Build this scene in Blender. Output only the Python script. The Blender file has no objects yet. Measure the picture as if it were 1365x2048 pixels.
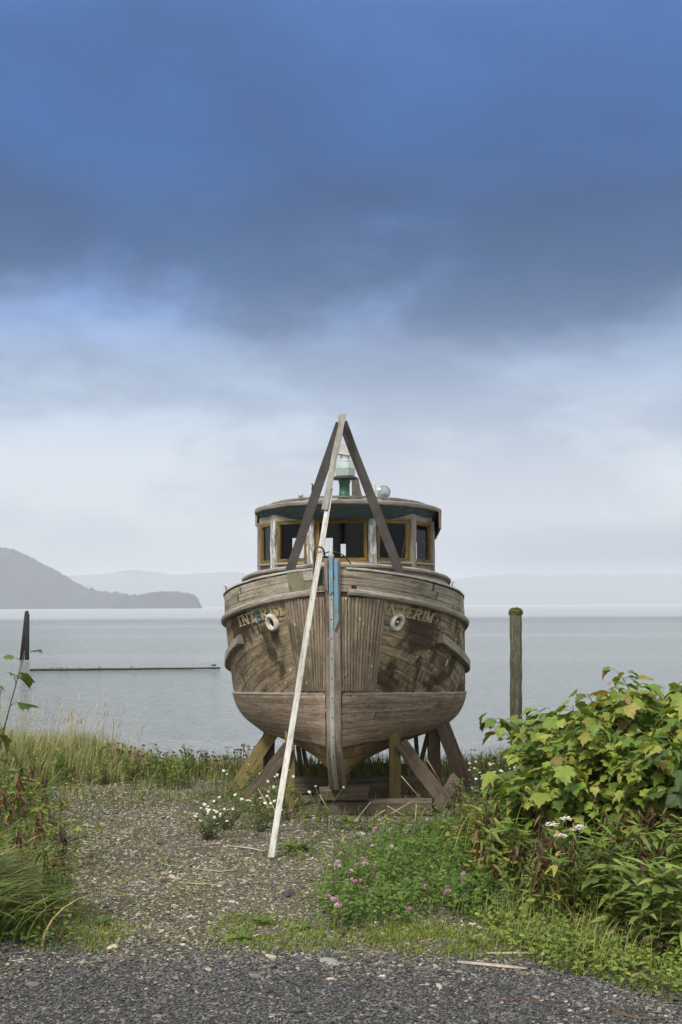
OVER=(1.22,1.22,1.21)
SUN_E=4.0
WAVE=2.0
HAZE=2.5e-4
HZC=(.53,.56,.62)
CLO=11.9
CLE=.250
import bpy, math, random
import numpy as np
from mathutils import Matrix, Vector
random.seed(7)
rng = np.random.default_rng(11)
scene = bpy.context.scene
COL = scene.collection
R = math.radians
# ------------------------------------------------------------------ camera model
F = 2500.0            # focal length in photo pixels (photo 1365 x 2048)
CZ = 2.8              # camera height
HY = 1210.0           # horizon row
ROLL = R(-0.29)
def P(px, py, D):
    u = (px-682.5)/F; v = (HY-py)/F
    x = u*math.cos(ROLL)-v*math.sin(ROLL); z = u*math.sin(ROLL)+v*math.cos(ROLL)
    return Vector((x*D, D, CZ+z*D))
def sstep(a, b, x):
    t = np.clip((np.asarray(x, float)-a)/(b-a), 0, 1); return t*t*(3-2*t)
def vnoise(x, y, s=1.0):
    x = np.asarray(x, float)*s; y = np.asarray(y, float)*s
    return (np.sin(1.7*x+0.6*y+1.3)+np.sin(-0.9*x+2.1*y+4.1)+np.sin(3.1*x-1.3*y+0.4)*.6+np.sin(2.3*x+3.7*y)*.5)/3.1
def gz(x, y):
    x = np.asarray(x, float); y = np.asarray(y, float)
    z = 0.15+0*x
    far = sstep(9.6, 11.5, y)
    z = z+0.035*vnoise(x, y, .9)*far
    z = z+0.5*sstep(1.9, 4.2, x-0.10*(y-12))*far + .25*sstep(2.0, 4.5, x)*sstep(8.2, 10, y)
    z = z+0.38*sstep(1.9, 4.0, -x-0.28*(y-10))*sstep(8.8, 10.5, y)
    z = z+0.25*sstep(3.0, 4.6, -x)*sstep(18, 19.6, y)
    z = z-2.9*sstep(20.4, 31, y) - 2.0*sstep(31, 60, y)
    return z
def G(px, py):
    """ground point seen at that photo pixel"""
    d = P(px, py, 1.0)-Vector((0, 0, CZ)); D = 5.0
    for _ in range(400):
        p = d*D; z = CZ+p.z
        if z < float(gz(p.x, D)): break
        D += 0.06
    return Vector((d.x*D, D, float(gz(d.x*D, D))))
def lin(c):
    return tuple((v/255/12.92 if v/255 <= .04045 else ((v/255+.055)/1.055)**2.4) for v in c)
# ------------------------------------------------------------------ mesh accumulator
class MB:
    def __init__(s): s.v=[]; s.f=[]; s.uv=[]; s.c=[]; s.n=0; s.sm=[]; s.fa=[]
    def add(s, v, f, uv=None, c=None, smooth=False):
        v=np.asarray(v,float).reshape(-1,3); k=len(v)
        f=[tuple(int(i)+s.n for i in q) for q in f]
        s.v.append(v); s.f+=f; s.n+=k; s.sm+=[smooth]*len(f)
        s.uv.append(np.zeros((k,2)) if uv is None else np.asarray(uv,float).reshape(-1,2))
        if c is None: c=(1,1,1)
        c=np.asarray(c,float); s.c.append(np.broadcast_to(c,(k,3)) if c.ndim==1 else c)
    def inst(s, tv, tf, M, pos, c, uv=None, smooth=True):
        """many copies of a template: M (N,3,3), pos (N,3), c (N,3)"""
        N=len(pos); k=len(tv)
        if N==0: return
        V=np.einsum('nij,kj->nki',M,tv)+pos[:,None,:]
        base=(s.n+np.arange(N)*k)
        by={}
        for q in tf: by.setdefault(len(q),[]).append(q)
        for L,qs in by.items():
            Q=np.array(qs,np.int64); s.fa.append(((base[:,None,None]+Q[None]).reshape(-1,L),smooth))
        s.v.append(V.reshape(-1,3)); s.n+=N*k
        s.c.append(np.repeat(c,k,axis=0)); s.uv.append(np.zeros((N*k,2)) if uv is None else np.tile(uv,(N,1)))
    def build(s, name, mat, parent=None, matrix=None):
        V=np.concatenate(s.v) if s.v else np.zeros((0,3))
        me=bpy.data.meshes.new(name)
        tot=np.fromiter((len(q) for q in s.f),np.int32,len(s.f)); li=np.fromiter((i for q in s.f for i in q),np.int32,int(tot.sum()))
        sm=np.array(s.sm,bool)
        for A,k in s.fa:
            tot=np.concatenate([tot,np.full(len(A),A.shape[1],np.int32)]); li=np.concatenate([li,A.ravel().astype(np.int32)]); sm=np.concatenate([sm,np.full(len(A),k,bool)])
        nf=len(tot)
        me.vertices.add(len(V)); me.vertices.foreach_set('co',V.astype(np.float32).ravel())
        me.loops.add(len(li)); me.loops.foreach_set('vertex_index',li)
        me.polygons.add(nf); st=np.concatenate([[0],np.cumsum(tot)[:-1]]).astype(np.int32)
        me.polygons.foreach_set('loop_start',st); me.polygons.foreach_set('loop_total',tot)
        me.polygons.foreach_set('use_smooth',sm)
        UV=np.concatenate(s.uv); ul=me.uv_layers.new(name='UVMap')
        ul.data.foreach_set('uv',UV[li].astype(np.float32).ravel())
        Cc=np.concatenate(s.c); ca=me.color_attributes.new('Col','FLOAT_COLOR','POINT')
        ca.data.foreach_set('color',np.concatenate([Cc,np.ones((len(Cc),1))],1).astype(np.float32).ravel())
        me.update(calc_edges=True); me.validate()
        o=bpy.data.objects.new(name,me); COL.objects.link(o)
        if mat is not None: me.materials.append(mat)
        if parent is not None: o.parent=parent
        if matrix is not None: o.matrix_local=matrix
        return o
def tag(o,label=None,cat=None,group=None,kind=None):
    if label: o['label']=label
    if cat: o['category']=cat
    if group: o['group']=group
    if kind: o['kind']=kind
    return o
def empty(name,loc=(0,0,0),rz=0.0,label=None,cat=None,group=None):
    o=bpy.data.objects.new(name,None); COL.objects.link(o); o.empty_display_size=.1
    o.location=loc; o.rotation_euler=(0,0,rz); return tag(o,label,cat,group)
# ------------------------------------------------------------------ shape helpers
def frame(d, up=(0,0,1)):
    d=Vector(d).normalized(); up=Vector(up)
    if abs(d.dot(up))>.98: up=Vector((0,1,0))
    a=d.cross(up).normalized(); b=a.cross(d).normalized()
    return d,a,b
def timber(mb,p0,p1,w,t,up=(0,0,1),segs=10,ch=.12,jit=.004,c=(1,1,1),uo=None,taper=1.0,endjit=.0):
    """a sawn board from p0 to p1: w across, t along up; chamfered, slightly uneven"""
    p0=Vector(p0);p1=Vector(p1);d,a,b=frame(p1-p0,up);L=(p1-p0).length
    k=min(w,t)*ch; hw,ht=w/2,t/2
    prof=[(-hw+k,-ht),(hw-k,-ht),(hw,-ht+k),(hw,ht-k),(hw-k,ht),(-hw+k,ht),(-hw,ht-k),(-hw,-ht+k)]
    per=[0]; 
    for i in range(8):
        q=prof[(i+1)%8]; per.append(per[-1]+math.dist(prof[i],q))
    uo=random.uniform(0,50) if uo is None else uo
    V=[];UV=[];ph=random.uniform(0,9)
    for i in range(segs+1):
        s=i/segs; sc=1+(taper-1)*s
        wob=jit*math.sin(ph+5*s)+jit*.6*math.sin(2*ph+13*s)
        for j in range(9):
            x,y=prof[j%8]
            e=random.uniform(-jit,jit)*.35
            ee=(random.uniform(-endjit,endjit) if i in(0,segs) else 0) if j<8 else 0
            V.append(p0+d*(L*s+ee)+a*(x*sc+wob+e)+b*(y*sc+e)); UV.append((uo+L*s,uo*3+per[j]))
        V[-1]=V[-9].copy()
    Fc=[]
    for i in range(segs):
        for j in range(8):
            q=i*9+j; Fc.append((q,q+1,q+10,q+9))
    mb.add([tuple(v) for v in V],Fc,UV,c)
    for i,rev in((0,True),(segs,False)):
        E=[V[i*9+j] for j in range(8)]
        ids=list(range(8)); 
        mb.add([tuple(v) for v in E],[ids[::-1] if not rev else ids],[(uo+prof[j][0]*.1,uo*3+prof[j][1]+.5) for j in range(8)],c)
def tube(mb,pts,r,n=8,c=(1,1,1),cap=True,smooth=True,uo=0.0):
    pts=[Vector(p) for p in pts]; k=len(pts)
    rr=[r]*k if not hasattr(r,'__len__') else list(r)
    V=[];UV=[];L=0
    ref=None
    for i,p in enumerate(pts):
        d=(pts[min(i+1,k-1)]-pts[max(i-1,0)]).normalized()
        if ref is None:
            ref=Vector((0,0,1)) if abs(d.z)<.9 else Vector((1,0,0))
        a=d.cross(ref).normalized(); b=a.cross(d).normalized(); ref=b
        if i: L+=(pts[i]-pts[i-1]).length
        for j in range(n+1):
            t=2*math.pi*j/n; V.append(p+(a*math.cos(t)+b*math.sin(t))*rr[i]); UV.append((uo+L,j/n*2*math.pi*max(rr)))
    Fc=[]
    for i in range(k-1):
        for j in range(n):
            q=i*(n+1)+j; Fc.append((q,q+1,q+n+2,q+n+1))
    if cap:
        Fc.append(tuple(range(n-1,-1,-1))); Fc.append(tuple((k-1)*(n+1)+j for j in range(n)))
    mb.add([tuple(v) for v in V],Fc,UV,c,smooth)
def lathe(mb,prof,origin=(0,0,0),n=20,axis='Z',c=(1,1,1),smooth=True,M=None):
    V=[];UV=[]
    for i,(r,z) in enumerate(prof):
        for j in range(n+1):
            t=2*math.pi*j/n; V.append((r*math.cos(t),r*math.sin(t),z)); UV.append((z,t*.1))
    Fc=[]
    for i in range(len(prof)-1):
        for j in range(n):
            q=i*(n+1)+j; Fc.append((q,q+1,q+n+2,q+n+1))
    V=np.array(V)
    if M is not None: V=V@np.array(M.to_3x3()).T
    mb.add(V+np.array(origin),Fc,UV,c,smooth)
def box(mb,lo,hi,c=(1,1,1),k=.004):
    lo=Vector(lo);hi=Vector(hi)
    m=(lo+hi)/2; s=hi-lo
    ax=max(range(3),key=lambda i:s[i])
    d=Vector((0,0,0)); d[ax]=s[ax]/2
    o=[i for i in range(3) if i!=ax]
    up=Vector((0,0,0)); up[o[1]]=1
    # frame(): a = d x up -> the other axis
    timber(mb,m-d,m+d,s[o[0]],s[o[1]],up,segs=2,ch=k/max(min(s[o[0]],s[o[1]]),1e-4),jit=0,c=c)
def grid(mb,rows,uvs,c=(1,1,1),smooth=True,flip=False):
    """rows: list of equal-length lists of points"""
    m=len(rows);n=len(rows[0]);V=[tuple(p) for r in rows for p in r];UV=[u for r in uvs for u in r]
    Fc=[]
    for i in range(m-1):
        for j in range(n-1):
            q=i*n+j; f=(q,q+1,q+n+1,q+n); Fc.append(f[::-1] if flip else f)
    mb.add(V,Fc,UV,c,smooth)
# ------------------------------------------------------------------ node helpers
class NT:
    def __init__(s,name,world=None):
        if world is None:
            s.m=bpy.data.materials.new(name); s.m.use_nodes=True; s.t=s.m.node_tree
        else: s.m=None; s.t=world.node_tree
        s.t.nodes.clear(); s.out=s.n('ShaderNodeOutputMaterial' if world is None else 'ShaderNodeOutputWorld')
    def n(s,t,**k):
        o=s.t.nodes.new(t)
        for a,b in k.items(): setattr(o,a,b)
        return o
    def set(s,sock,v):
        if hasattr(v,'is_linked') or isinstance(v,bpy.types.NodeSocket): s.t.links.new(v,sock)
        elif isinstance(v,(tuple,list)) and len(v)==3 and sock.type=='RGBA': sock.default_value=(*v,1)
        else: sock.default_value=v
    def math(s,op,a,b=0.0,c=0.0,clamp=False):
        o=s.n('ShaderNodeMath',operation=op,use_clamp=clamp)
        s.set(o.inputs[0],a);s.set(o.inputs[1],b)
        if op in('MULTIPLY_ADD','COMPARE','SMOOTH_MIN'): s.set(o.inputs[2],c)
        return o.outputs[0]
    def mr(s,v,a,b,c=0.0,d=1.0,smooth=True):
        o=s.n('ShaderNodeMapRange',interpolation_type='SMOOTHSTEP' if smooth else 'LINEAR')
        s.set(o.inputs[0],v)
        for i,x in enumerate((a,b,c,d)): s.set(o.inputs[1+i],x)
        return o.outputs[0]
    def mix(s,f,a,b,mode='MIX'):
        o=s.n('ShaderNodeMix',data_type='RGBA',blend_type=mode); s.set(o.inputs[0],f); s.set(o.inputs[6],a); s.set(o.inputs[7],b); return o.outputs[2]
    def xyz(s,x,y,z=0.0):
        o=s.n('ShaderNodeCombineXYZ'); s.set(o.inputs[0],x);s.set(o.inputs[1],y);s.set(o.inputs[2],z); return o.outputs[0]
    def sep(s,v):
        o=s.n('ShaderNodeSeparateXYZ'); s.set(o.inputs[0],v); return o.outputs
    def noise(s,v,scale=1.0,detail=4.0,rough=.55,dist=0.0):
        o=s.n('ShaderNodeTexNoise'); s.set(o.inputs['Vector'],v); o.inputs['Scale'].default_value=scale; o.inputs['Detail'].default_value=detail
        o.inputs['Roughness'].default_value=rough; o.inputs['Distortion'].default_value=dist; return o.outputs[0]
    def vor(s,v,scale=1.0,feature='F1',rand=1.0):
        o=s.n('ShaderNodeTexVoronoi',feature=feature); s.set(o.inputs['Vector'],v); o.inputs['Scale'].default_value=scale; o.inputs['Randomness'].default_value=rand; return o.outputs
    def white(s,v):
        o=s.n('ShaderNodeTexWhiteNoise',noise_dimensions='3D'); s.set(o.inputs['Vector'],v); return o.outputs
    def ramp(s,v,stops,interp='LINEAR'):
        o=s.n('ShaderNodeValToRGB'); cr=o.color_ramp; cr.interpolation=interp
        while len(cr.elements)<len(stops): cr.elements.new(.5)
        for e,(p,c) in zip(cr.elements,stops): e.position=p; e.color=(*c,1)
        s.set(o.inputs[0],v); return o.outputs[0]
    def bump(s,h,strength=.5,dist=.01,normal=None):
        o=s.n('ShaderNodeBump'); o.inputs['Strength'].default_value=strength; o.inputs['Distance'].default_value=dist; s.set(o.inputs['Height'],h)
        if normal is not None: s.set(o.inputs['Normal'],normal)
        return o.outputs[0]
    def bsdf(s,color,rough=.8,normal=None,metal=0.0,spec=.3,**k):
        o=s.n('ShaderNodeBsdfPrincipled'); s.set(o.inputs['Base Color'],color); s.set(o.inputs['Roughness'],rough); s.set(o.inputs['Metallic'],metal); s.set(o.inputs['Specular IOR Level'],spec)
        if normal is not None: s.set(o.inputs['Normal'],normal)
        for a,b in k.items(): s.set(o.inputs[a],b)
        return o.outputs[0]
    def surf(s,sh): s.t.links.new(sh,s.out.inputs['Surface']); return s.m
    def uv(s): return s.n('ShaderNodeUVMap',uv_map='UVMap').outputs[0]
    def obj(s): return s.n('ShaderNodeTexCoord').outputs['Object']
    def geo(s): return s.n('ShaderNodeNewGeometry').outputs['Position']
    def attr(s): return s.n('ShaderNodeAttribute',attribute_name='Col').outputs[0]
def wood(name,base,light,dark,plank=None,plen=2.2,grain=1.0,stain=.5,stain_col=(.03,.022,.015),nails=0.0,nail_gap=.3,seam_w=.004,stain_scale=.8,stain_lo=.5,stain_hi=.68,paint=None,moss=None,rough=.85,bumpd=.004,gv=1.0,streak=0.0,seam_dark=.9,flecks=0.0,seam_break=0.0,vs=1.0,tv=.30):
    """weathered timber; UV in metres, U along the grain"""
    t=NT(name); U,V,_=t.sep(t.uv())
    pos=t.geo()
    if plank:
        wob=t.math('MULTIPLY',t.math('SUBTRACT',t.noise(t.xyz(U,V),.9,2),.5),.15)
        st=t.math('ADD',t.math('DIVIDE',V,plank),wob); idx=t.math('FLOOR',st); fr=t.math('FRACT',st)
        w1=t.white(t.xyz(idx,3.3,1.7))[0]
        ju=t.math('ADD',t.math('DIVIDE',U,plen),t.math('MULTIPLY',w1,9.7)); jid=t.math('FLOOR',ju); jf=t.math('FRACT',ju)
        tone=t.white(t.xyz(idx,jid,5.1))[0]
        edge=t.math('MULTIPLY',t.math('MINIMUM',fr,t.math('SUBTRACT',1.0,fr)),plank)
        jed=t.math('MULTIPLY',t.math('MINIMUM',jf,t.math('SUBTRACT',1.0,jf)),plen)
        e=t.math('MINIMUM',edge,t.math('MULTIPLY',jed,1.6))
        sw=t.math('MULTIPLY',t.math('ADD',t.noise(t.xyz(U,idx),2.3,3),-.12),seam_w*2.4)
        seam=t.math('SUBTRACT',1.0,t.mr(t.math('SUBTRACT',e,sw),-.0015,.0035))
    else:
        idx=0.0;tone=t.noise(t.xyz(U,V),.6,1);seam=None;edge=None
    gz_=t.math('MULTIPLY',idx,7.31) if plank else 0.0
    g1=t.noise(t.xyz(t.math('MULTIPLY',U,1.4*grain),t.math('MULTIPLY',V,30*grain*gv),gz_),1.0,6,.65,.35)
    g2=t.noise(t.xyz(t.math('MULTIPLY',U,5.0*grain),t.math('MULTIPLY',V,130*grain*gv),gz_),1.0,3,.6)
    g=t.math('ADD',t.math('MULTIPLY',g1,.65),t.math('MULTIPLY',g2,.35))
    g3=t.noise(t.xyz(t.math('MULTIPLY',U,9.0),t.math('MULTIPLY',V,26*gv),gz_),1.0,4,.7)
    col=t.ramp(t.math('ADD',t.math('MULTIPLY',g,.72),t.math('MULTIPLY',g3,.28)),[(.36,dark),(.5,base),(.64,light)])
    tn=t.mr(tone,0,1,1-tv,1+tv*.9,False)
    col=t.mix(1.0,col,t.xyz(tn,tn,tn),'MULTIPLY')
    big=t.noise(pos,stain_scale,5,.62,.3)
    col=t.mix(t.math('MULTIPLY',t.mr(big,stain_lo,stain_hi),stain),col,stain_col)
    sm=t.noise(t.xyz(t.math('MULTIPLY',U,2.2),t.math('MULTIPLY',V,5)),1.0,4,.6)
    col=t.mix(t.math('MULTIPLY',t.mr(sm,.56,.70),.55),col,tuple(x*.45 for x in base))
    if streak:
        px,py,pz=t.sep(pos)
        sk=t.noise(t.xyz(t.math('MULTIPLY',px,16),t.math('MULTIPLY',py,16),t.math('MULTIPLY',pz,1.1)),1.0,4,.6)
        col=t.mix(t.math('MULTIPLY',t.mr(sk,.52,.72),streak),col,tuple(x*.35 for x in base))
    if moss is not None:
        mk=t.noise(pos,9,5,.65); col=t.mix(t.math('MULTIPLY',t.mr(mk,.45,.62),.8),col,moss)
    rgh=rough
    if paint is not None:
        cols,amount=paint
        pk=t.noise(t.xyz(t.math('MULTIPLY',U,4),t.math('MULTIPLY',V,22)),1.0,7,.72,.4)
        for i,(pc,th) in enumerate(cols):
            pk2=t.noise(t.xyz(t.math('ADD',t.math('MULTIPLY',U,4),i*11.0),t.math('MULTIPLY',V,22)),1.0,7,.72,.4)
            col=t.mix(t.mr(pk2,th,th+.035),col,pc)
    if nails:
        vo=t.vor(t.xyz(U,t.math('MULTIPLY',V,vs)),1/nail_gap,'F1',.75)
        nm=t.math('LESS_THAN',vo[0],.0125/nail_gap)
        wn=t.white(vo[1])[0]
        ncol=t.mix(t.math('GREATER_THAN',wn,1-nails),(.02,.017,.014),(.55,.53,.48))
        nm=t.math('MULTIPLY',nm,t.math('GREATER_THAN',t.white(t.xyz(wn,wn,wn))[0],.35))
        col=t.mix(nm,col,ncol)
    if flecks:
        fk=t.noise(t.xyz(t.math('MULTIPLY',U,8),t.math('MULTIPLY',V,55*vs)),1.0,3,.6)
        col=t.mix(t.math('MULTIPLY',t.mr(fk,.64,.68),flecks),col,(.012,.01,.008))
    h=t.math('MULTIPLY',g,1.0)
    if seam is not None:
        if seam_break: seam=t.math('MULTIPLY',seam,t.mr(t.noise(t.xyz(t.math('MULTIPLY',U,1.6),t.math('MULTIPLY',idx,2.7)),1.0,4,.65),.40,.58,1-seam_break,1.0))
        col=t.mix(t.math('MULTIPLY',seam,seam_dark),col,(.012,.009,.007))
        h=t.math('SUBTRACT',h,t.math('MULTIPLY',seam,2.2))
    nrm=t.bump(h,.9,bumpd)
    return t.surf(t.bsdf(col,rgh,nrm,spec=.2))
def plain(name,col,rough=.6,metal=0.0,var=.25,scale=12,bumpd=.002,spec=.4,rust=None):
    t=NT(name); n=t.noise(t.obj(),scale,5,.6)
    k=t.mr(n,.3,.7,1-var,1+var,False); c=t.mix(1.0,col,t.xyz(k,k,k),'MULTIPLY')
    if rust is not None:
        c=t.mix(t.mr(t.noise(t.obj(),scale*.6,6,.7),.52,.62),c,rust)
    return t.surf(t.bsdf(c,rough,t.bump(n,.5,bumpd),metal,spec))
def leafmat(name,rough=.5,trans=.3,spec=.3):
    t=NT(name); c=t.attr(); n=t.noise(t.geo(),38,3,.6); k=t.mr(n,.3,.7,.78,1.2,False)
    c=t.mix(1.0,c,t.xyz(k,k,k),'MULTIPLY')
    a=t.bsdf(c,rough,None,0,spec)
    tr=t.n('ShaderNodeBsdfTranslucent'); t.set(tr.inputs[0],t.mix(1.0,c,(1.25,1.2,.55),'MULTIPLY'))
    m=t.n('ShaderNodeMixShader'); m.inputs[0].default_value=trans; t.t.links.new(a,m.inputs[1]); t.t.links.new(tr.outputs[0],m.inputs[2])
    return t.surf(m.outputs[0])
# ================================================================== camera, sky, sun
cam=bpy.data.cameras.new('camera'); camo=bpy.data.objects.new('camera',cam); COL.objects.link(camo)
cam.sensor_width=36; cam.sensor_fit='AUTO'; cam.lens=F*36/2048; cam.shift_y=(HY-1024)/2048; cam.clip_end=60000; cam.clip_start=.1
camo.matrix_world=Matrix.Translation((0,0,CZ))@Matrix.Rotation(math.pi/2,4,'X')@Matrix.Rotation(ROLL,4,'Z')
scene.camera=camo
scene.view_settings.view_transform='Standard'; scene.view_settings.look='None'; scene.view_settings.exposure=0; scene.view_settings.gamma=1
scene.cycles.use_denoising=True; scene.cycles.max_bounces=8; scene.cycles.transparent_max_bounces=12; scene.cycles.volume_bounces=1
scene.cycles.volume_max_steps=64
world=bpy.data.worlds.new('World'); scene.world=world; world.use_nodes=True
W=NT('w',world)
SUN_EL,SUN_AZ=52.0,-32.0      # sun behind the camera, to its left (azimuth of the direction the light comes from: atan2(x,-y))
sky=W.n('ShaderNodeTexSky',sky_type='NISHITA'); sky.sun_disc=False; sky.sun_elevation=R(SUN_EL); sky.sun_rotation=R(180-SUN_AZ*-1); sky.air_density=1.2; sky.dust_density=2.0
d=W.n('ShaderNodeTexCoord').outputs['Generated']; dx,dy,dz=W.sep(d)
den=W.math('ADD',W.math('MAXIMUM',dz,0.0),.10)
pl=W.xyz(W.math('DIVIDE',dx,den),W.math('DIVIDE',dy,den))
def S(*c): return lin(c)
def behind_haze(p,c):
    # the sky lies beyond the haze: what it must be for the air in front of it to leave the photographed colour
    T=math.exp(-HAZE*min(157/max(p,.01),7000)); H=HZC
    return tuple(max(.012,(a-h*(1-T))/T) if T>.28 else a for a,h in zip(S(*c),H))
def sky_ramp(stops): return W.ramp(dz,[(p,behind_haze(p,c)) for p,c in stops])
def lay(a,b,o=0.0): return W.xyz(W.math('MULTIPLY',dx,a),W.math('MULTIPLY',dy,a),W.math('ADD',W.math('MULTIPLY',dz,b),o))
nA=W.noise(lay(3.0,6.2,CLO),1.0,10,.56,.12); nB=W.noise(lay(4.2,10.0,3.7+CLO),1.0,9,.56,.12); nC=W.noise(lay(5,11,9.1),1.0,8,.6,.1); nD=W.noise(lay(3.2,6,1.3),1.0,6,.55,.1)
grad=sky_ramp([(0,(184,190,204)),(.03,(197,202,212)),(.07,(211,216,224)),(.115,(212,220,230)),(.15,(196,210,228)),(.18,(176,194,220)),(.22,(142,167,209)),(.27,(120,152,206)),(.34,(106,145,204)),(.45,(106,145,206)),(.7,(170,188,215)),(1.0,(232,235,238))])
cldA=sky_ramp([(0,(190,195,207)),(.10,(178,186,203)),(.17,(138,154,182)),(.21,(112,132,166)),(.255,(88,112,150)),(.30,(78,106,151)),(.345,(73,106,158)),(.40,(78,114,172)),(.45,(86,124,184)),(.7,(160,176,206)),(1.0,(225,228,232))])
cldB=sky_ramp([(0,(178,184,200)),(.06,(184,190,203)),(.11,(178,188,205)),(.16,(162,177,202)),(.22,(132,151,186)),(.30,(98,122,170)),(1.0,(180,185,200))])
mA=W.mr(W.math('ADD',nA,W.math('MULTIPLY',W.math('SUBTRACT',dz,CLE),3.0)),.40,.60)
mB=W.math('MULTIPLY',W.math('MULTIPLY',W.mr(nB,.40,.60),W.mr(dz,.02,.20,.35,1.0)),.85)
mR=W.math('MULTIPLY',W.mr(dx,.03,.16),W.math('SUBTRACT',1.0,W.mr(W.math('ADD',dz,W.math('MULTIPLY',W.math('SUBTRACT',nB,.5),.05)),.026,.080)))
cl=W.mix(mB,grad,cldB); cl=W.mix(W.math("MULTIPLY",mR,.62),cl,S(96,105,134)); cl=W.mix(W.math('MULTIPLY',mA,.93),cl,cldA)
k=W.mr(nC,.25,.75,.80,1.20,False); k2=W.mr(nD,.3,.7,.82,1.22,False); k=W.math('MULTIPLY',k,k2)
cl=W.mix(W.mr(dz,.10,.25),cl,W.mix(1.0,cl,W.xyz(k,k,k),'MULTIPLY'))
# the overcast overhead and behind the camera is brighter than the dark cloud bank ahead
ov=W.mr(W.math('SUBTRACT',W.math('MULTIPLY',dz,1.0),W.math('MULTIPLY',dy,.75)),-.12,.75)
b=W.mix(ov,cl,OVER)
# the clear-sky component between the clouds
nis=W.n('ShaderNodeVectorMath',operation='SCALE'); W.set(nis.inputs[0],sky.outputs[0]); nis.inputs['Scale'].default_value=.1
b=W.mix(.03,b,nis.outputs[0])
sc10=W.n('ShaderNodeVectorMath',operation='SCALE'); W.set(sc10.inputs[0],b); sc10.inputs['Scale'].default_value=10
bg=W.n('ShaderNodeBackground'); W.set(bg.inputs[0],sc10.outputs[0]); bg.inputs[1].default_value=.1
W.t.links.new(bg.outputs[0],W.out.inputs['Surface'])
sl=bpy.data.lights.new('sun','SUN'); sl.energy=SUN_E; sl.angle=R(11); sl.color=(1,.95,.86)
so=bpy.data.objects.new('sun',sl); COL.objects.link(so)
sdir=Vector((math.sin(R(SUN_AZ))*math.cos(R(SUN_EL)),-math.cos(R(SUN_AZ))*math.cos(R(SUN_EL)),math.sin(R(SUN_EL))))
so.rotation_euler=sdir.to_track_quat('Z','Y').to_euler(); so.location=sdir*60
# ================================================================== ground, road, water, hills, haze
def terrain(name,xs,ys,mat,dz=0,mask=None):
    X,Y=np.meshgrid(xs,ys); Z=gz(X,Y)+dz
    mb=MB(); n=len(xs)
    V=np.stack([X,Y,Z],-1).reshape(-1,3); Fc=[]
    for i in range(len(ys)-1):
        for j in range(n-1):
            if mask is not None and not mask((xs[j]+xs[j+1])/2,(ys[i]+ys[i+1])/2): continue
            q=i*n+j; Fc.append((q,q+1,q+n+1,q+n))
    mb.add(V,Fc,V[:,:2],(1,1,1),True); return mb.build(name,mat)
def ground_mat():
    t=NT('earth'); p=t.geo(); x,y,z=t.sep(p)
    a=t.noise(p,2.2,6,.6); b=t.noise(p,26,4,.6); v=t.vor(t.xyz(x,y),45); v2=t.vor(t.xyz(x,y),19)
    col=t.ramp(t.math('ADD',t.math('MULTIPLY',a,.5),t.math('MULTIPLY',b,.5)),[(.3,(.042,.037,.026)),(.5,(.092,.082,.060)),(.7,(.15,.135,.103))])
    w=t.white(v[1])[0]; kk=t.mr(w,0,1,.5,1.5,False)
    col=t.mix(1.0,col,t.xyz(kk,kk,kk),'MULTIPLY')
    gm=t.noise(p,1.1,5,.65)
    col=t.mix(t.math('MULTIPLY',t.mr(gm,.53,.66),.6),col,(.075,.085,.025))
    # under the plants the soil is dark and mossy
    off=t.mr(t.math('ABSOLUTE',t.math('ADD',x,.4)),1.6,2.9)
    col=t.mix(t.math('MULTIPLY',off,.75),col,(.045,.05,.018))
    wet=t.mr(z,-2.1,-.6); col=t.mix(wet,(.06,.055,.05),col)
    h=t.math('ADD',t.math('MULTIPLY',v[0],-1.0),t.math('MULTIPLY',b,.8))
    return t.surf(t.bsdf(col,.95,t.bump(h,.7,.02),0,.1))
def road_mat():
    t=NT('dark_gravel'); p=t.geo(); x,y,z=t.sep(p)
    v=t.vor(t.xyz(x,y),60); w=t.white(v[1])[0]; b=t.noise(p,30,4,.6)
    col=t.ramp(w,[(0,(.022,.023,.025)),(.6,(.05,.052,.055)),(.9,(.09,.088,.085)),(1,(.2,.18,.15))])
    return t.surf(t.bsdf(col,.85,t.bump(t.math('SUBTRACT',b,v[0]),.8,.02),0,.25))
def road_edge(x):
    return 9.36-.10*math.sin(x*1.7+.5)-.07*math.sin(x*4.3)-.05*math.sin(x*9.1+1)-(0.0 if x<.6 else .24*(x-.6)+.85*max(0,min(x,3.2)-1.3))
xs=np.concatenate([np.linspace(-70,-9,22)[:-1],np.linspace(-9,9,91),np.linspace(9,70,22)[1:]])
ys=np.concatenate([np.linspace(-40,6,24)[:-1],np.linspace(6,33,136),np.linspace(33,75,15)[1:]])
tag(terrain('ground',xs,ys,ground_mat()),kind='structure')
mbr=MB(); rows=[];uvs=[]
for x in np.linspace(-40,14,271):
    e=road_edge(float(np.clip(x,-6,4))); r=[(x,yy,.154+ (0 if True else 0)) for yy in (-30,0,6,e-.4,e)]
    rows.append(r); uvs.append([(q[0],q[1]) for q in r])
grid(mbr,rows,uvs,flip=True); road=tag(mbr.build('road',road_mat()),kind='structure')
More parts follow.
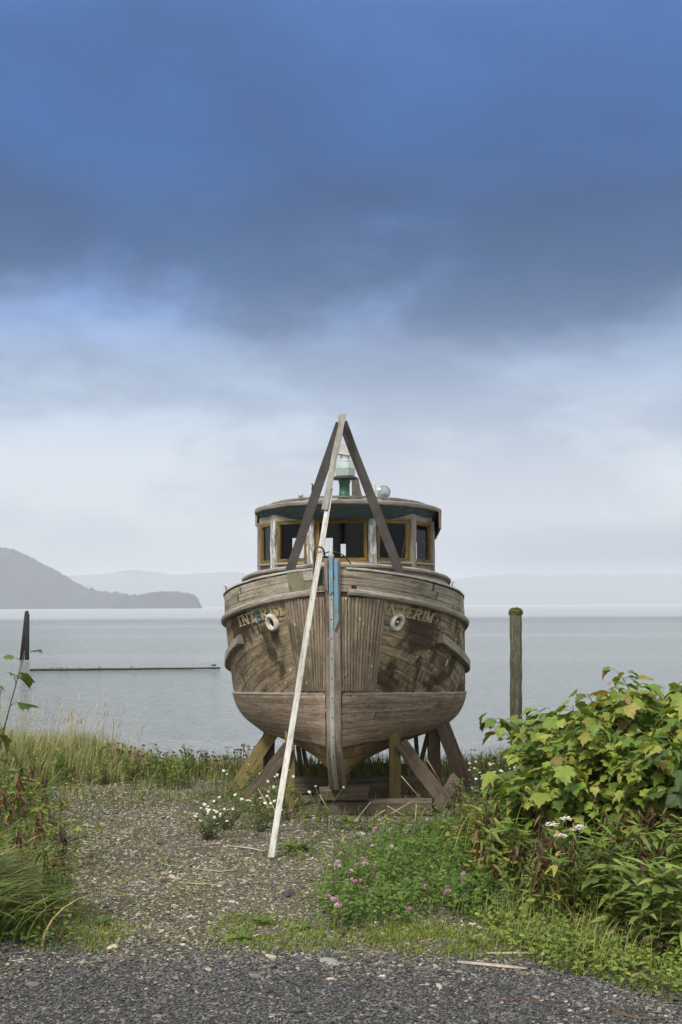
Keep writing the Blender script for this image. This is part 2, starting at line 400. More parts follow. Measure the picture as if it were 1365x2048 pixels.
def water_mat():
    t=NT('sea_water'); p=t.geo(); x,y,z=t.sep(p)
    r1=t.noise(t.xyz(t.math('MULTIPLY',x,.9),t.math('MULTIPLY',y,.75)),1.5,5,.62,.3)
    r2=t.noise(t.xyz(t.math('MULTIPLY',x,.16),t.math('MULTIPLY',y,.11)),1.0,4,.6)
    band=t.noise(t.xyz(t.math('MULTIPLY',x,.0022),t.math('MULTIPLY',t.math('LOGARITHM',t.math('MAXIMUM',y,1.0),10.0),7.5)),1.0,4,.6)
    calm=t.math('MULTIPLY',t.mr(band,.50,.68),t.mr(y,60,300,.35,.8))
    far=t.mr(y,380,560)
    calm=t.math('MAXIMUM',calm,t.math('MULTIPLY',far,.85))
    st=t.mr(calm,0,1,1.0,.25,False)
    h=t.math('MULTIPLY',t.math('ADD',t.math('ADD',t.math('MULTIPLY',r1,.8),t.math('MULTIPLY',t.noise(t.xyz(t.math('MULTIPLY',x,.45),t.math('MULTIPLY',y,.62)),1.0,5,.6,.5),1.5)),t.math('MULTIPLY',r2,1.0)),st)
    nrm=t.bump(h,.75,WAVE)
    c=t.mix(calm,(.205,.23,.225),(.28,.295,.29)); c=t.mix(t.mr(y,430,560),c,(.35,.365,.37))  # far strip paler in base colour: the bright sky reflection is painted in
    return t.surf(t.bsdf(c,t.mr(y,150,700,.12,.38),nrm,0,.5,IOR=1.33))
mw=MB(); xs2=[-7800,-3000,-600,-150,-60,0,60,150,600,3000,7800]; ys2=[21,30,45,70,110,200,400,900,2500,5000,6900]
grid(mw,[[(x,y,-2.2) for x in xs2] for y in ys2],[[(x,y) for x in xs2] for y in ys2])
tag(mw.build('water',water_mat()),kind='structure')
def hill_mat():
    t=NT('wooded_hillside'); p=t.geo(); n=t.noise(p,.02,6,.7); col=t.ramp(n,[(.3,(.014,.022,.026)),(.7,(.045,.058,.06))])
    return t.surf(t.bsdf(col,.95,None,0,.1))
hm=hill_mat()
def hill(name,outline,D,depth,rough,seed):
    """wooded ridge: skyline through photo points, real depth behind, slopes down to the water in front"""
    rs=np.random.default_rng(seed); px=np.array([o[0] for o in outline],float); py=np.array([o[1] for o in outline],float)
    xs=np.linspace(px[0],px[-1],520); yv=np.interp(xs,px,py)
    mb=MB(); rows=[];uvs=[]
    prof=[(-.5,0.0),(-.44,.10),(-.34,.3),(-.2,.62),(-.08,.9),(0,1.0),(.15,.85),(.5,.2),(.7,0)]
    tops=[P(x,y,D) for x,y in zip(xs,yv)]
    j=np.convolve(rs.normal(0,1,len(xs)),[.25,.5,.25],'same')
    for dy,hf in prof:
        row=[]
        for i,pt in enumerate(tops):
            h=max(pt.z+2.3,0); hh=h*hf
            tr=rough*(.5+abs(j[i]))*min(1,h/12)*(1 if dy in(0,.15) else .15)
            row.append((pt.x*(D+dy*depth)/D if False else pt.x,D+dy*depth*min(1,.15+h/250.),-2.4+hh+(tr if dy<.2 and h>1 else 0)+rs.normal(0,rough*.12)*(hf>.05)))
        rows.append(row); uvs.append([(q[0],q[1]) for q in row])
    grid(mb,rows,uvs,smooth=True); return tag(mb.build(name,hm),kind='structure')
hill('mountain',[(-700,1110),(-400,1080),(-200,1078),(-60,1088),(0,1097),(20,1100),(50,1111),(80,1128),(110,1142),(140,1160),(160,1172),(180,1181),(200,1185),(240,1190),(262,1192),(280,1194)],2600,700,3.6,3)
hill('hill',[(225,1212),(240,1198),(262,1194),(285,1192),(300,1188),(330,1185),(350,1186),(375,1189),(390,1193),(396,1199),(401,1212)],2400,350,2.8,4)
hill('far_mountain',[(-700,1152),(-100,1152),(60,1153),(130,1154),(170,1151),(215,1150),(260,1141),(310,1146),(350,1152),(400,1148),(470,1146),(560,1160),(640,1172),(720,1186),(800,1180),(860,1168),(920,1158),(980,1152),(1040,1149),(1100,1152),(1160,1150),(1230,1151),(1300,1148),(1400,1150),(2100,1152)],6400,1100,4,5)
if HAZE:
    hb=MB(); x0,y0,z0,x1,y1,z1=-8000,-300,-6.5,8000,7000,160
    hb.add([(x0,y0,z0),(x1,y0,z0),(x1,y1,z0),(x0,y1,z0),(x0,y0,z1),(x1,y0,z1),(x1,y1,z1),(x0,y1,z1)],[(3,2,1,0),(4,5,6,7),(0,1,5,4),(1,2,6,5),(2,3,7,6),(3,0,4,7)])
    hz=NT('sea_haze'); pv=hz.n('ShaderNodeVolumePrincipled'); pv.inputs['Color'].default_value=(.79,.83,.89,1); pv.inputs['Density'].default_value=HAZE; pv.inputs['Anisotropy'].default_value=0
    hz.t.links.new(pv.outputs[0],hz.out.inputs['Volume'])
    hazeo=tag(hb.build('haze',hz.m),kind='stuff')
# ================================================================== the boat
BX=P(668,1388,15.0); YAW=R(-3.0)
boat=empty('fishing_boat',(BX.x,15.0,0),YAW,'old weathered wooden fishing boat propped up ashore, unpainted hull and small wheelhouse','boat')
BM=Matrix.Translation((BX.x,15.0,0))@Matrix.Rotation(YAW,4,'Z'); BMI=BM.inverted()
def BL(px,py,D): return BMI@P(px,py,D)       # photo pixel at distance D -> boat coordinates
# lines of the hull: half breadth b and height z against distance y aft of the stem
def zt(y): return 3.235-.155*y+.009*y*y
def zg(y): return 2.96-.18*y+.012*y*y
def zw(y): return 1.73-.0655*np.minimum(y,6)
def zc(y): return 1.08-.045*np.minimum(y,5)
def zm(y): return (zw(y)+zg(y))/2
def zb(y): return zc(y)+.42*(zw(y)-zc(y))
def zk(y): return .57-.02*y
def y0(z): return .55*np.maximum(0,(1.3-np.asarray(z,float))/.8)**2
SP=dict(t=(1.665,2.7,.68,zt),g=(1.71,3.1,.70,zg),m=(1.745,3.8,.80,zm),w=(1.77,4.5,1.0,zw),b=(1.66,4.8,1.15,zb),c=(1.40,5.0,1.35,zc),k=(.075,1,1,zk))
ORD=['c','b','w','m','g','t']; Y0={k:float(y0(SP[k][3](0.0))) for k in SP}; Y0['k']=.45
def hb(k,y):
    B,L,q,_=SP[k]; yy=np.maximum(np.asarray(y,float)-Y0[k],0)
    if k=='k': return .075+0*yy
    t=np.clip(yy/L,0,1); b=.075+(B-.075)*(1-(1-t)**2)**q
    return b*(1-.22*np.clip((yy-5.5)/4.5,0,1)**2)
def section(y,n=10):
    """points chine..sheer at station y: arrays b,z"""
    ks=ORD; b=[float(hb(k,y)) for k in ks]; z=[float(SP[k][3](y)) for k in ks]
    pb=[2*b[0]-b[1]+.0]+b+[2*b[-1]-b[-2]]; pz=[2*z[0]-z[1]]+z+[2*z[-1]-z[-2]]
    ob=[];oz=[]
    for i in range(len(ks)-1):
        for j in range(n):
            u=j/n
            def cr(p): return .5*((2*p[i+1])+(-p[i]+p[i+2])*u+(2*p[i]-5*p[i+1]+4*p[i+2]-p[i+3])*u*u+(-p[i]+3*p[i+1]-3*p[i+2]+p[i+3])*u**3)
            ob.append(cr(pb));oz.append(cr(pz))
    ob.append(b[-1]);oz.append(z[-1]); return np.array(ob),np.array(oz)
_sec={}
def Bh(y,z):
    k=round(float(y),3)
    if k not in _sec: _sec[k]=section(k)
    b,zz=_sec[k]; return float(np.interp(z,zz,b))
def ysolve(x,z,lo=0.0,hi=4.0):
    """station where the side at height z reaches half breadth x"""
    for _ in range(34):
        m=(lo+hi)/2
        if Bh(m,z)<x: lo=m
        else: hi=m
    return (lo+hi)/2
def hnorm(side,y,z):
    e=.02; by=(Bh(y+e,z)-Bh(max(y-e,0),z))/(e+min(e,y) if y<e else 2*e); bz=(Bh(y,z+.03)-Bh(y,z-.03))/.06
    n=Vector((1,-by,-bz)).normalized(); return Vector((side*n.x,n.y,n.z))
def hp(side,y,z,off=0.0):
    p=Vector((side*Bh(y,z),y,z))
    return p+hnorm(side,y,z)*off if off else p
def ypix(side,px,fz,k='g'):
    """station where the hull at height fz(y) shows at photo column px"""
    lo,hi=0.0,2.9
    for _ in range(40):
        m=(lo+hi)/2; w=BM@Vector((side*Bh(m,fz(m)),m,fz(m))); q=682.5+w.x/w.y*F
        if (q<px)==(side>0): lo=m
        else: hi=m
    return (lo+hi)/2
sy=np.concatenate([np.linspace(0,1,64)**1.9*3.2,np.linspace(3.2,10,24)[1:]])
M_side=wood('hull_planks',(.265,.203,.128),(.47,.385,.268),(.06,.042,.026),1.0,6.5,stain=.88,stain_col=(.036,.025,.015),nails=.7,nail_gap=.17,seam_w=.028,stain_scale=1.3,stain_lo=.46,stain_hi=.58,gv=.09,streak=.3,flecks=.9,bumpd=.010,seam_break=.45,vs=.105,tv=.13)
M_low=wood('bottom_planks',(.275,.208,.150),(.44,.36,.275),(.095,.065,.044),1.0,5.5,stain=.30,stain_col=(.06,.036,.022),nails=.6,nail_gap=.17,seam_w=.018,gv=.10,flecks=.8,seam_break=.5,vs=.10,tv=.13)
M_gar=wood('garboard_planks',(.21,.14,.065),(.30,.21,.105),(.09,.055,.027),1.0,3.0,stain=.4,stain_col=(.04,.024,.012),gv=.10,seam_w=.02)
M_bul=wood('bulwark_planks',(.31,.27,.21),(.46,.415,.34),(.10,.083,.064),1.0,1.9,stain=.5,stain_col=(.10,.078,.055),nails=.5,nail_gap=.2,seam_w=.026,gv=.09,stain_scale=2.2,flecks=.9,vs=.10)
M_grey=wood('grey_timber',(.27,.24,.20),(.42,.39,.345),(.10,.085,.07),stain=.35,stain_col=(.10,.085,.065),nails=.7,nail_gap=.14,flecks=.5)
M_cap=wood('cap_timber',(.36,.34,.30),(.52,.50,.46),(.13,.115,.10),stain=.3,stain_col=(.14,.12,.10),flecks=.7)
M_sheath=wood('bow_sheathing',(.235,.188,.135),(.40,.335,.255),(.055,.04,.028),stain=.45,stain_col=(.05,.037,.026),nails=.8,nail_gap=.09,gv=1.0,stain_scale=1.6,flecks=.6)
M_stem=wood('stem_timber',(.22,.18,.14),(.34,.29,.24),(.08,.06,.045),stain=.3,flecks=.6)
BLUE=(.14,.26,.35)
M_blue=wood('blue_paint',(.24,.20,.16),(.38,.34,.29),(.09,.07,.05),stain=.1,paint=([(BLUE,.40),((.46,.49,.49),.575)],1))
M_peel=wood('peeling_blue_paint',(.22,.18,.14),(.35,.30,.25),(.08,.06,.045),stain=.3,paint=([(BLUE,.56),((.44,.46,.45),.62)],1))
M_iron=plain('galvanised_iron',(.36,.36,.34),.55,.2,.18,16)
M_white=wood('white_paint',(.30,.28,.23),(.42,.39,.34),(.12,.10,.08),stain=.15,paint=([((.62,.61,.55),.43)],1))
M_dark=plain('dark_void',(.012,.010,.009),.9)
def strip_part(name,mat,k0,k1,n,strakes,off=0.0,lip=False,s0=0.0,s1=1.0,vfun=None,parent=boat,y_hi=None):
    mb=MB()
    for side in(-1,1):
        rows=[];uvs=[]
        for y in (sy if y_hi is None else sy[sy<y_hi]):
            b,z=section(y); i0=ORD.index(k0)*10; i1=ORD.index(k1)*10
            f=np.linspace(i0,i1,n+1); bb=np.interp(f,np.arange(len(b)),b); zz=np.interp(f,np.arange(len(z)),z)
            u=float(np.hypot(y,hb('w',y)))
            row=[];uv=[]
            for j,(x,h) in enumerate(zip(bb,zz)):
                row.append((side*(x+off),y-off*.6,h)); uv.append((u+side*20+40,(j/n*strakes) if vfun is None else vfun(y,h)))
            if lip: row.insert(0,(side*(bb[0]-.03),y,zz[0]+.012)); uv.insert(0,(u+side*20+40,-.1)); row.append((side*x,y,h+.004)); uv.append((uv[-1][0],uv[-1][1]+.08))
            rows.append(row);uvs.append(uv)
        grid(mb,rows,uvs,flip=(side>0))
    return mb.build(name,mat,parent)
BAT=[]
hull=strip_part('hull_side',M_side,'w','g',16,9,vfun=lambda y,h:(float(zg(y))-h)*(1-.15*min(y,3.2))/.105)
strip_part('lower_hull',M_low,'c','w',14,7.0,off=.026,lip=True)
for side in(-1,1):
    yw=sy[sy>.03]
    sweep_later=(side,yw)
    BAT.append(sweep_later)
# garboards: keel to chine
mb=MB()
for side in(-1,1):
    rows=[];uvs=[]
    for y in sy:
        yk=.45+(10-.45)*(y/10); yc=y; 
        a=Vector((side*.06,max(yk,y),float(zk(yk))));c=Vector((side*(hb('c',max(yc,Y0['c']))+.0),max(yc,Y0['c']),float(zc(yc))+.012))
        row=[];uv=[]
        for j in range(9):
            f=j/8; p=a.lerp(c,f); bl=math.sin(f*math.pi)*.02*min(1,y); row.append((p.x+side*bl,p.y,p.z-bl*.5)); uv.append((y*1.4,f*3.0))
        rows.append(row);uvs.append(uv)
    grid(mb,rows,uvs,flip=(side>0))
mb.build('garboard',M_gar,boat)
# bulwark: outer skin, inner skin
def bul(y,f): return Vector((float(hb('g',y)+(hb('t',y)-hb('g',y))*f),y,float(zg(y)+(zt(y)-zg(y))*f)))
def sgrid(name,mat,fn,ys,n,strakes,parent=boat,sides=(-1,1),closed=False):
    mb=MB()
    for side in sides:
        rows=[];uvs=[]
        for y in ys:
            u=float(np.hypot(y,hb('w',y)))
            row=[fn(side,y,j/n) for j in range(n+1)]
            rows.append(row);uvs.append([(u+side*20+40,j/n*strakes) for j in range(n+1)])
        grid(mb,rows,uvs,flip=(side>0))
    return mb.build(name,mat,parent)
def bnorm(side,y):
    e=.03; d=(hb('t',y+e)-hb('t',max(0,y-e)))/(2*e if y>=e else e+y); n=Vector((1,-float(d),0)).normalized(); return Vector((side*n.x,n.y,0))
def bulf(side,y,f):
    # up the outside, over the top, down inside
    if f<=.62: g=f/.62; p=bul(y,g); o=.012
    else: g=1-(f-.62)/.38; p=bul(y,g); o=-.06
    q=Vector((side*p.x,p.y,p.z)); nn=bnorm(side,y)*o
    q+=nn
    if q.x*side<.045: q.x=side*.045
    return q
M_b2=sgrid('bulwark',M_bul,bulf,sy,24,5.2)
def sweep(name,mat,path,norms,prof,parent=boat,uo=0.0,ends=True,mb=None):
    """profile (out, up) carried along a path; closed profile"""
    own=mb is None; mb=MB() if own else mb
    rows=[];uvs=[];L=0;n=len(prof);per=[0]
    for i in range(n): per.append(per[-1]+math.dist(prof[i],prof[(i+1)%n]))
    for i,(p,nn) in enumerate(zip(path,norms)):
        if i: L+=(path[i]-path[i-1]).length
        jt=random.uniform(-.002,.002)
        rows.append([p+nn*(prof[j%n][0]+jt)+Vector((0,0,prof[j%n][1]+jt)) for j in range(n+1)]); uvs.append([(uo+L,uo+per[j]) for j in range(n+1)])
    grid(mb,rows,uvs,smooth=False)
    if ends:
        for r in(rows[0],rows[-1]): mb.add([tuple(q) for q in r[:n]],[tuple(range(n))],[(uo,uo+per[j]) for j in range(n)])
    return mb.build(name,mat,parent) if own else None
PR_cap=[(-.075,.0),(-.075,.014),(-.068,.02),(.018,.02),(.024,.014),(.024,-.004)]
PR_guard=[(0,-.044),(.04,-.042),(.058,-.03),(.066,0),(.058,.026),(.04,.04),(0,.042)]
for side,yw in BAT:
    def wn(y):
        e=.03; d=(hb('w',y+e)-hb('w',max(0,y-e)))/(2*e if y>=e else e+y); n=Vector((1,-float(d),0)).normalized(); return Vector((side*n.x,n.y,0))
    sweep('waterline_batten',M_cap,[Vector((side*float(hb('w',y)),y,float(zw(y))+.006)) for y in yw],[wn(y) for y in yw],[(-.01,-.012),(.034,-.012),(.036,.008),(-.01,.012)],uo=side*4+77)
ysr=sy[(sy>.012)]
for side in(-1,1):
    sweep('cap_rail',M_cap,[Vector((side*float(hb('t',y)),y,float(zt(y))))+(Vector((0,0,-.0))) for y in ysr],[bnorm(side,y) for y in ysr],PR_cap,uo=side*7+9)
    ysg=ysr[(ysr>.045)] if side<0 else ysr[(ysr>.02)]
    def gn(y):
        e=.03; d=(hb('g',y+e)-hb('g',max(0,y-e)))/(2*e if y>=e else e+y); n=Vector((1,-float(d),0)).normalized(); return Vector((side*n.x,n.y,0))
    sweep('guard_rail',M_grey,[Vector((side*float(hb('g',y)),y,float(zg(y)))) for y in ysg],[gn(y) for y in ysg],PR_guard,uo=side*5+30)
    # rubbing piece lower on the topsides, cut square in front
    ya=ypix(side,494 if side<0 else 868,lambda y:2.235-.03*y)
    yr=np.linspace(ya,5.0,26); zr=[2.36-.29*(y-ya)+.035*(y-ya)**2 for y in yr]
    sweep('rubbing_strake',M_grey,[hp(side,y,z) for y,z in zip(yr,zr)],[Vector((hnorm(side,y,z).x,hnorm(side,y,z).y,0)).normalized() for y,z in zip(yr,zr)],[(-.02,-.07),(.06,-.065),(.075,-.053),(.075,.045),(.063,.058),(-.02,.065)],uo=side*3+60)
# vertical sheathing boards on the bow
mb=MB()
for side in(-1,1):
    NB=13;SPB=5;n=NB*SPB
    zf=np.linspace(0,1,22)
    bo=[random.uniform(-.004,.006) for _ in range(NB)]; bt=[random.uniform(0,.05) for _ in range(NB)]
    ofs=random.uniform(0,40)
    rows=[];uvs=[]
    for i in range(n+1):
        f=i/n; row=[];uv=[]
        bi=min(int(f*NB),NB-1); ph=(f*NB)%1 if i<n else 1.0
        prof=-.016 if (ph<.001 or ph>.999) else .0055*math.sin(ph*math.pi)
        for g in zf:
            z=1.775+(2.905-1.775)*g
            xe=.455+(.605-.455)*g if side<0 else .475+(.625-.475)*g
            x=.082+(xe-.082)*f
            zz=z-.06*x
            y=ysolve(x,zz); p=hp(side,y,zz); nn=hnorm(side,max(y,.03),zz)
            p+=nn*(.026+prof+bo[bi]*.6)
            if i==n: p-=nn*.02
            row.append(p); uv.append((z+ofs+bi*3.1,f*.75+ofs+bi*3.7))
        rows.append(row);uvs.append(uv)
    # closing edge
    last=[Vector(p) for p in rows[-1]]
    rows.append([hp(side,ysolve(min(.455+.15*g,.62)+.003 if side<0 else .478+.15*g,1.775+1.13*g-.03),1.775+1.13*g-.03) for g in zf]); uvs.append(uvs[-1])
    grid(mb,rows,uvs,smooth=False,flip=(side<0))
mb.build('bow_sheathing',M_sheath,boat)
# stem post with forefoot and iron strap
def stem_path(z0,z1,n): 
    zs=np.linspace(z0,z1,n); return [Vector((.0+.004*(1.5-z),float(y0(z))*1.0,z)) for z in zs]
def stem_strip(name,mat,path,x0,x1,yf,yb,uo,parent=boat,jit=.002):
    mb=MB(); rows=[];uvs=[]
    prof=[(x0,yb),(x0,yf+.012),(x0+.012,yf),(x1-.012,yf),(x1,yf+.012),(x1,yb)]
    L=0
    for i,p in enumerate(path):
        if i: L+=(p-path[i-1]).length
        rows.append([p+Vector((a+random.uniform(-jit,jit),b,0)) for a,b in prof]); uvs.append([(uo+L,uo+j*.05) for j in range(6)])
    grid(mb,rows,uvs,smooth=False)
    for r in(rows[0],rows[-1]): mb.add([tuple(q) for q in r],[tuple(range(6))],[(uo,uo+.05*j) for j in range(6)])
    return mb.build(name,mat,parent)
stem=stem_strip('stem_post',M_stem,stem_path(.52,3.36,40),-.088,.092,-.075,.13,3.0)
stem_strip('iron_strap',M_iron,[p+Vector((-.012+ (.02*max(0,(1.1-p.z))),0,0)) for p in stem_path(.515,3.25,60)],-.028,.028,-.093,-.06,9.0,parent=stem,jit=.0012)
# bolts of the strap
mbb=MB()
for i,z in enumerate(np.linspace(.75,3.1,11)):
    mbb=MB()
    c=Vector((-.012+.02*max(0,1.1-z)+.004*(1.5-z),float(y0(z))-.094,z)); lathe(mbb,[(.0,.004),(.008,.002),(.009,-.004)],c,8,M=Matrix.Rotation(math.pi/2,4,'X'))
    mbb.build('strap_bolt',M_dark,stem)
# blue painted head of the stem, a split cheek piece reaching lower on one side
def face_board(name,mat,x0,x1,z0l,z0r,z1,yf,yb,parent,uo):
    mb=MB();rows=[];uvs=[]
    for i in range(13):
        f=i/12
        row=[];uv=[]
        for x,yy,zz0 in((x0,yb,z0l),(x0,yf+.006,z0l),(x0+.008,yf,z0l),(x1-.008,yf,z0r),(x1,yf+.006,z0r),(x1,yb,z0r)):
            z=zz0+(z1-zz0)*f; row.append(Vector((x+.004*(1.5-z)+random.uniform(-.002,.002),yy,z))); uv.append((uo+z,uo+len(uv)*.03))
        rows.append(row);uvs.append(uv)
    grid(mb,rows,uvs,smooth=False)
    for r in(rows[0],rows[-1]): mb.add([tuple(q) for q in r],[tuple(range(6))],[(uo,uo+.05*j) for j in range(6)])
    return mb.build(name,mat,parent)
face_board('stem_cheek',M_blue,.022,.074,2.50,2.60,3.33,-.108,-.07,stem,1.0)
face_board('stem_cheek',M_peel,-.092,-.05,3.0,2.96,3.34,-.104,-.06,stem,5.0)
face_board('stem_cheek',M_blue,-.038,.012,2.93,2.96,3.38,-.115,-.06,stem,8.5)
lathe(mbx:=MB(),[(.0,.10),(.022,.10),(.022,.02),(.035,.0),(.03,-.05)],(-.02,-.05,3.40),10); mbx.build('stem_bitt',M_iron,stem)
# keel
mb=MB(); timber(mb,(0,.66,.50),(0,9.8,.30),.15,.28,segs=14,c=(1,1,1)); mb.build('keel',M_gar,boat)
# transom
mb=MB(); b,z=section(10.0); pts=[(-x,10,h) for x,h in zip(b[::-1],z[::-1])]+[(0,10,.42)]+[(x,10,h) for x,h in zip(b,z)]
mb.add(pts,[tuple(range(len(pts)))],[(p[0],p[2]*8) for p in pts]); mb.build('transom',M_side,boat)
# deck
mb=MB(); rows=[];uvs=[]
for y in sy:
    w=max(.03,float(hb('g',y))-.05); rows.append([(-w,y,float(zg(y))+.05),(0,y,float(zg(y))+.10),(w,y,float(zg(y))+.05)]); uvs.append([(y,-w*7),(y,0),(y,w*7)])
grid(mb,rows,uvs,smooth=False,flip=True); mb.build('deck',M_side,boat)
# plate and dark gap by the stem, patched panel on the bulwark
def patch(name,mat,side,pxa,pxb,fa,fb,off,parent=boat,nx=8,strk=1.0):
    ya=ypix(side,pxa,zg);yb=ypix(side,pxb,zg); mb=MB(); rows=[];uvs=[]
    for i in range(nx+1):
        y=ya+(yb-ya)*i/nx; row=[];uv=[]
        for j in range(5):
            f=fa+(fb-fa)*j/4; p=bul(y,f); q=Vector((side*p.x,p.y,p.z))+bnorm(side,y)*off; row.append(q); uv.append((i/nx*abs(yb-ya)*2,f*strk))
        row=[Vector(row[0])-bnorm(side,y)*(off-.004)]+row+[Vector(row[-1])-bnorm(side,y)*(off-.004)]; uv=[uv[0]]+uv+[uv[-1]]
        rows.append(row);uvs.append(uv)
    rows=[[p-bnorm(side,ya)*(off-.004) for p in rows[0]]]+rows+[[p-bnorm(side,yb)*(off-.004) for p in rows[-1]]]; uvs=[uvs[0]]+uvs+[uvs[-1]]
    grid(mb,rows,uvs,smooth=False,flip=(side<0)==(pxa>pxb)); return mb.build(name,mat,parent)
M_ply=plain('weathered_plywood',(.17,.155,.105),.8,0,.3,5,.003,rust=(.10,.085,.055))
M_plate=plain('grey_metal_plate',(.36,.36,.31),.55,.3,.2,20,rust=(.17,.13,.09))
patch('bulwark_patch',M_ply,-1,648,583,.10,.985,.020)
patch('metal_plate',M_plate,-1,631,614,.55,.93,.028)
M_gap=plain('dark_hole',(.02,.016,.012),.95)
patch('broken_opening',M_gap,-1,647,634,.30,.97,.024)
# hawse rings
M_ring=wood('hawse_paint',(.34,.32,.25),(.46,.43,.36),(.16,.14,.10),stain=.1,paint=([((.50,.485,.41),.45),((.28,.30,.29),.60)],1))
def ring(side,px,zz):
    y=ypix(side,px,lambda y:zz); c=hp(side,y,zz,.0); n=hnorm(side,y,zz)
    up=Vector((0,0,1)); a=up.cross(n).normalized(); b=n.cross(a).normalized()
    tilt=R(30)*(side)
    mb=MB(); rows=[];uvs=[]
    pr=[(.118,-.01),(.120,.030),(.108,.046),(.090,.052),(.074,.046),(.062,.026),(.054,-.004)]
    for i in range(29):
        t=2*math.pi*i/28; sc=1+.03*math.sin(3*t+1)
        e0,e1=math.cos(t)*1.12,math.sin(t)
        cx,cy=e0*math.cos(tilt)-e1*math.sin(tilt),e0*math.sin(tilt)+e1*math.cos(tilt)
        rows.append([c+(a*cx+b*cy)*r*sc*.92+n*o for r,o in pr]); uvs.append([(t*.12,r+o) for r,o in pr])
    grid(mb,rows,uvs,flip=True); rg=mb.build('hawse_ring',M_ring,boat)
    mb=MB(); V=[]
    for i in range(20):
        t=2*math.pi*i/20; e0,e1=math.cos(t)*1.12,math.sin(t); cx,cy=e0*math.cos(tilt)-e1*math.sin(tilt),e0*math.sin(tilt)+e1*math.cos(tilt); V.append(tuple(c+(a*cx+b*cy)*.056+n*.006))
    mb.add(V,[tuple(range(20))]); mb.build('hawse_hole',M_dark,rg)
    return c,n
ring(-1,547,2.585)
c,n=ring(1,793,2.585)
mb=MB(); lathe(mb,[(0,.04),(.024,.033),(.036,.013),(.036,-.01),(0,-.03)],c+n*.012+Vector((-.008,0,.0)),14,M=n.to_track_quat('Z','Y').to_matrix()); mb.build('steel_ball',plain('worn_steel',(.30,.30,.29),.28,.9,.2,20),boat)
# ------- name letters: slab-serif strokes laid on the side planks
def quad(x0,y0_,x1,y1_,w): 
    dx,dy=x1-x0,y1_-y0_; L=math.hypot(dx,dy); nx,ny=-dy/L*w/2,dx/L*w/2
    return [(x0+nx,y0_+ny),(x0-nx,y0_-ny),(x1-nx,y1_-ny),(x1+nx,y1_+ny)]
def serif(x,y,w=.3): return quad(x-w/2,y,x+w/2,y,.09)
LET={'I':[quad(.2,0,.2,1,.17),serif(.2,.045,.36),serif(.2,.955,.36)],
'N':[quad(.12,0,.12,1,.09),quad(.62,0,.62,1,.09),quad(.10,1,.64,0,.17),serif(.12,.045),serif(.10,.955,.26),serif(.62,.955)],
'T':[quad(.35,0,.35,1,.17),quad(.02,.94,.68,.94,.11),quad(.05,.78,.05,.96,.08),quad(.65,.78,.65,.96,.08),serif(.35,.045,.36)],
'E':[quad(.14,0,.14,1,.17),quad(.04,.95,.60,.95,.1),quad(.04,.05,.62,.05,.1),quad(.14,.52,.45,.52,.09),quad(.6,.78,.6,.98,.07),quad(.62,.02,.62,.24,.07)],
'R':[quad(.14,0,.14,1,.17),serif(.14,.045,.34),quad(.04,.95,.42,.95,.1),quad(.14,.50,.42,.50,.09),quad(.40,.95,.56,.84,.12),quad(.55,.86,.55,.62,.15),quad(.56,.64,.40,.50,.12),quad(.34,.5,.62,.03,.16),serif(.64,.045,.2)],
'M':[quad(.12,0,.12,1,.09),quad(.78,0,.78,1,.17),quad(.12,1,.44,.08,.16),quad(.46,.08,.78,1,.08),serif(.12,.045),serif(.10,.955,.22),serif(.78,.045,.34),serif(.80,.955,.26)]}
M_let=wood('letter_paint',(.36,.30,.18),(.48,.42,.27),(.14,.11,.07),stain=.2,paint=([((.44,.37,.23),.525)],1),flecks=.4)
M_teal=wood('letter_teal',(.10,.20,.19),(.15,.27,.26),(.06,.10,.09),stain=.2)
M_fade=wood('letter_faded',(.40,.34,.22),(.50,.44,.30),(.20,.16,.10),stain=.25)
def letter(ch,side,px0,px1,top,hgt,mat,slant=0.0,lift=.010):
    mb=MB()
    ws=max(p[0] for q in LET[ch] for p in q)
    for qi,q in enumerate(LET[ch]):
        xs_=[p[0] for p in q]; 
        V=[];front=[]
        for lvl in(lift-.012,lift+.0008*qi):
            for (lx,ly) in q:
                px=px0+(px1-px0)*(lx+slant*(ly-.5))/ws
                y=ypix(side,px,lambda y:float(zg(y))-top-hgt/2); z=float(zg(y))-top-hgt*(1-ly)
                V.append(tuple(hp(side,y,z,lvl)))
        f=[(4,5,6,7)]+[(i,(i+1)%4,4+(i+1)%4,4+i) for i in range(4)]
        mb.add(V,f,[(v[0]*1.0+qi,v[2]) for v in V])
    o=mb.build('name_letter',mat,boat); return o
# port bow, seen on the left: N T E R I M (first I gone); other bow: I N T E R I
for ch,a,b_,m in(('I',478,483,M_fade),('N',485,499,M_let),('T',499,512,M_fade),('E',512,524,M_teal),('R',522,538,M_let),('I',540,546,M_fade),('M',547,566,M_let)): letter(ch,-1,a,b_,.075,.135,m)
for ch,a,b_,m in(('I',767,773,M_fade),('N',777,796,M_let),('T',799,812,M_fade),('E',815,826,M_fade),('R',828,843,M_let),('I',845,850,M_fade),('M',851,866,M_fade)): letter(ch,1,a,b_,.075,.125,m,slant=.18)
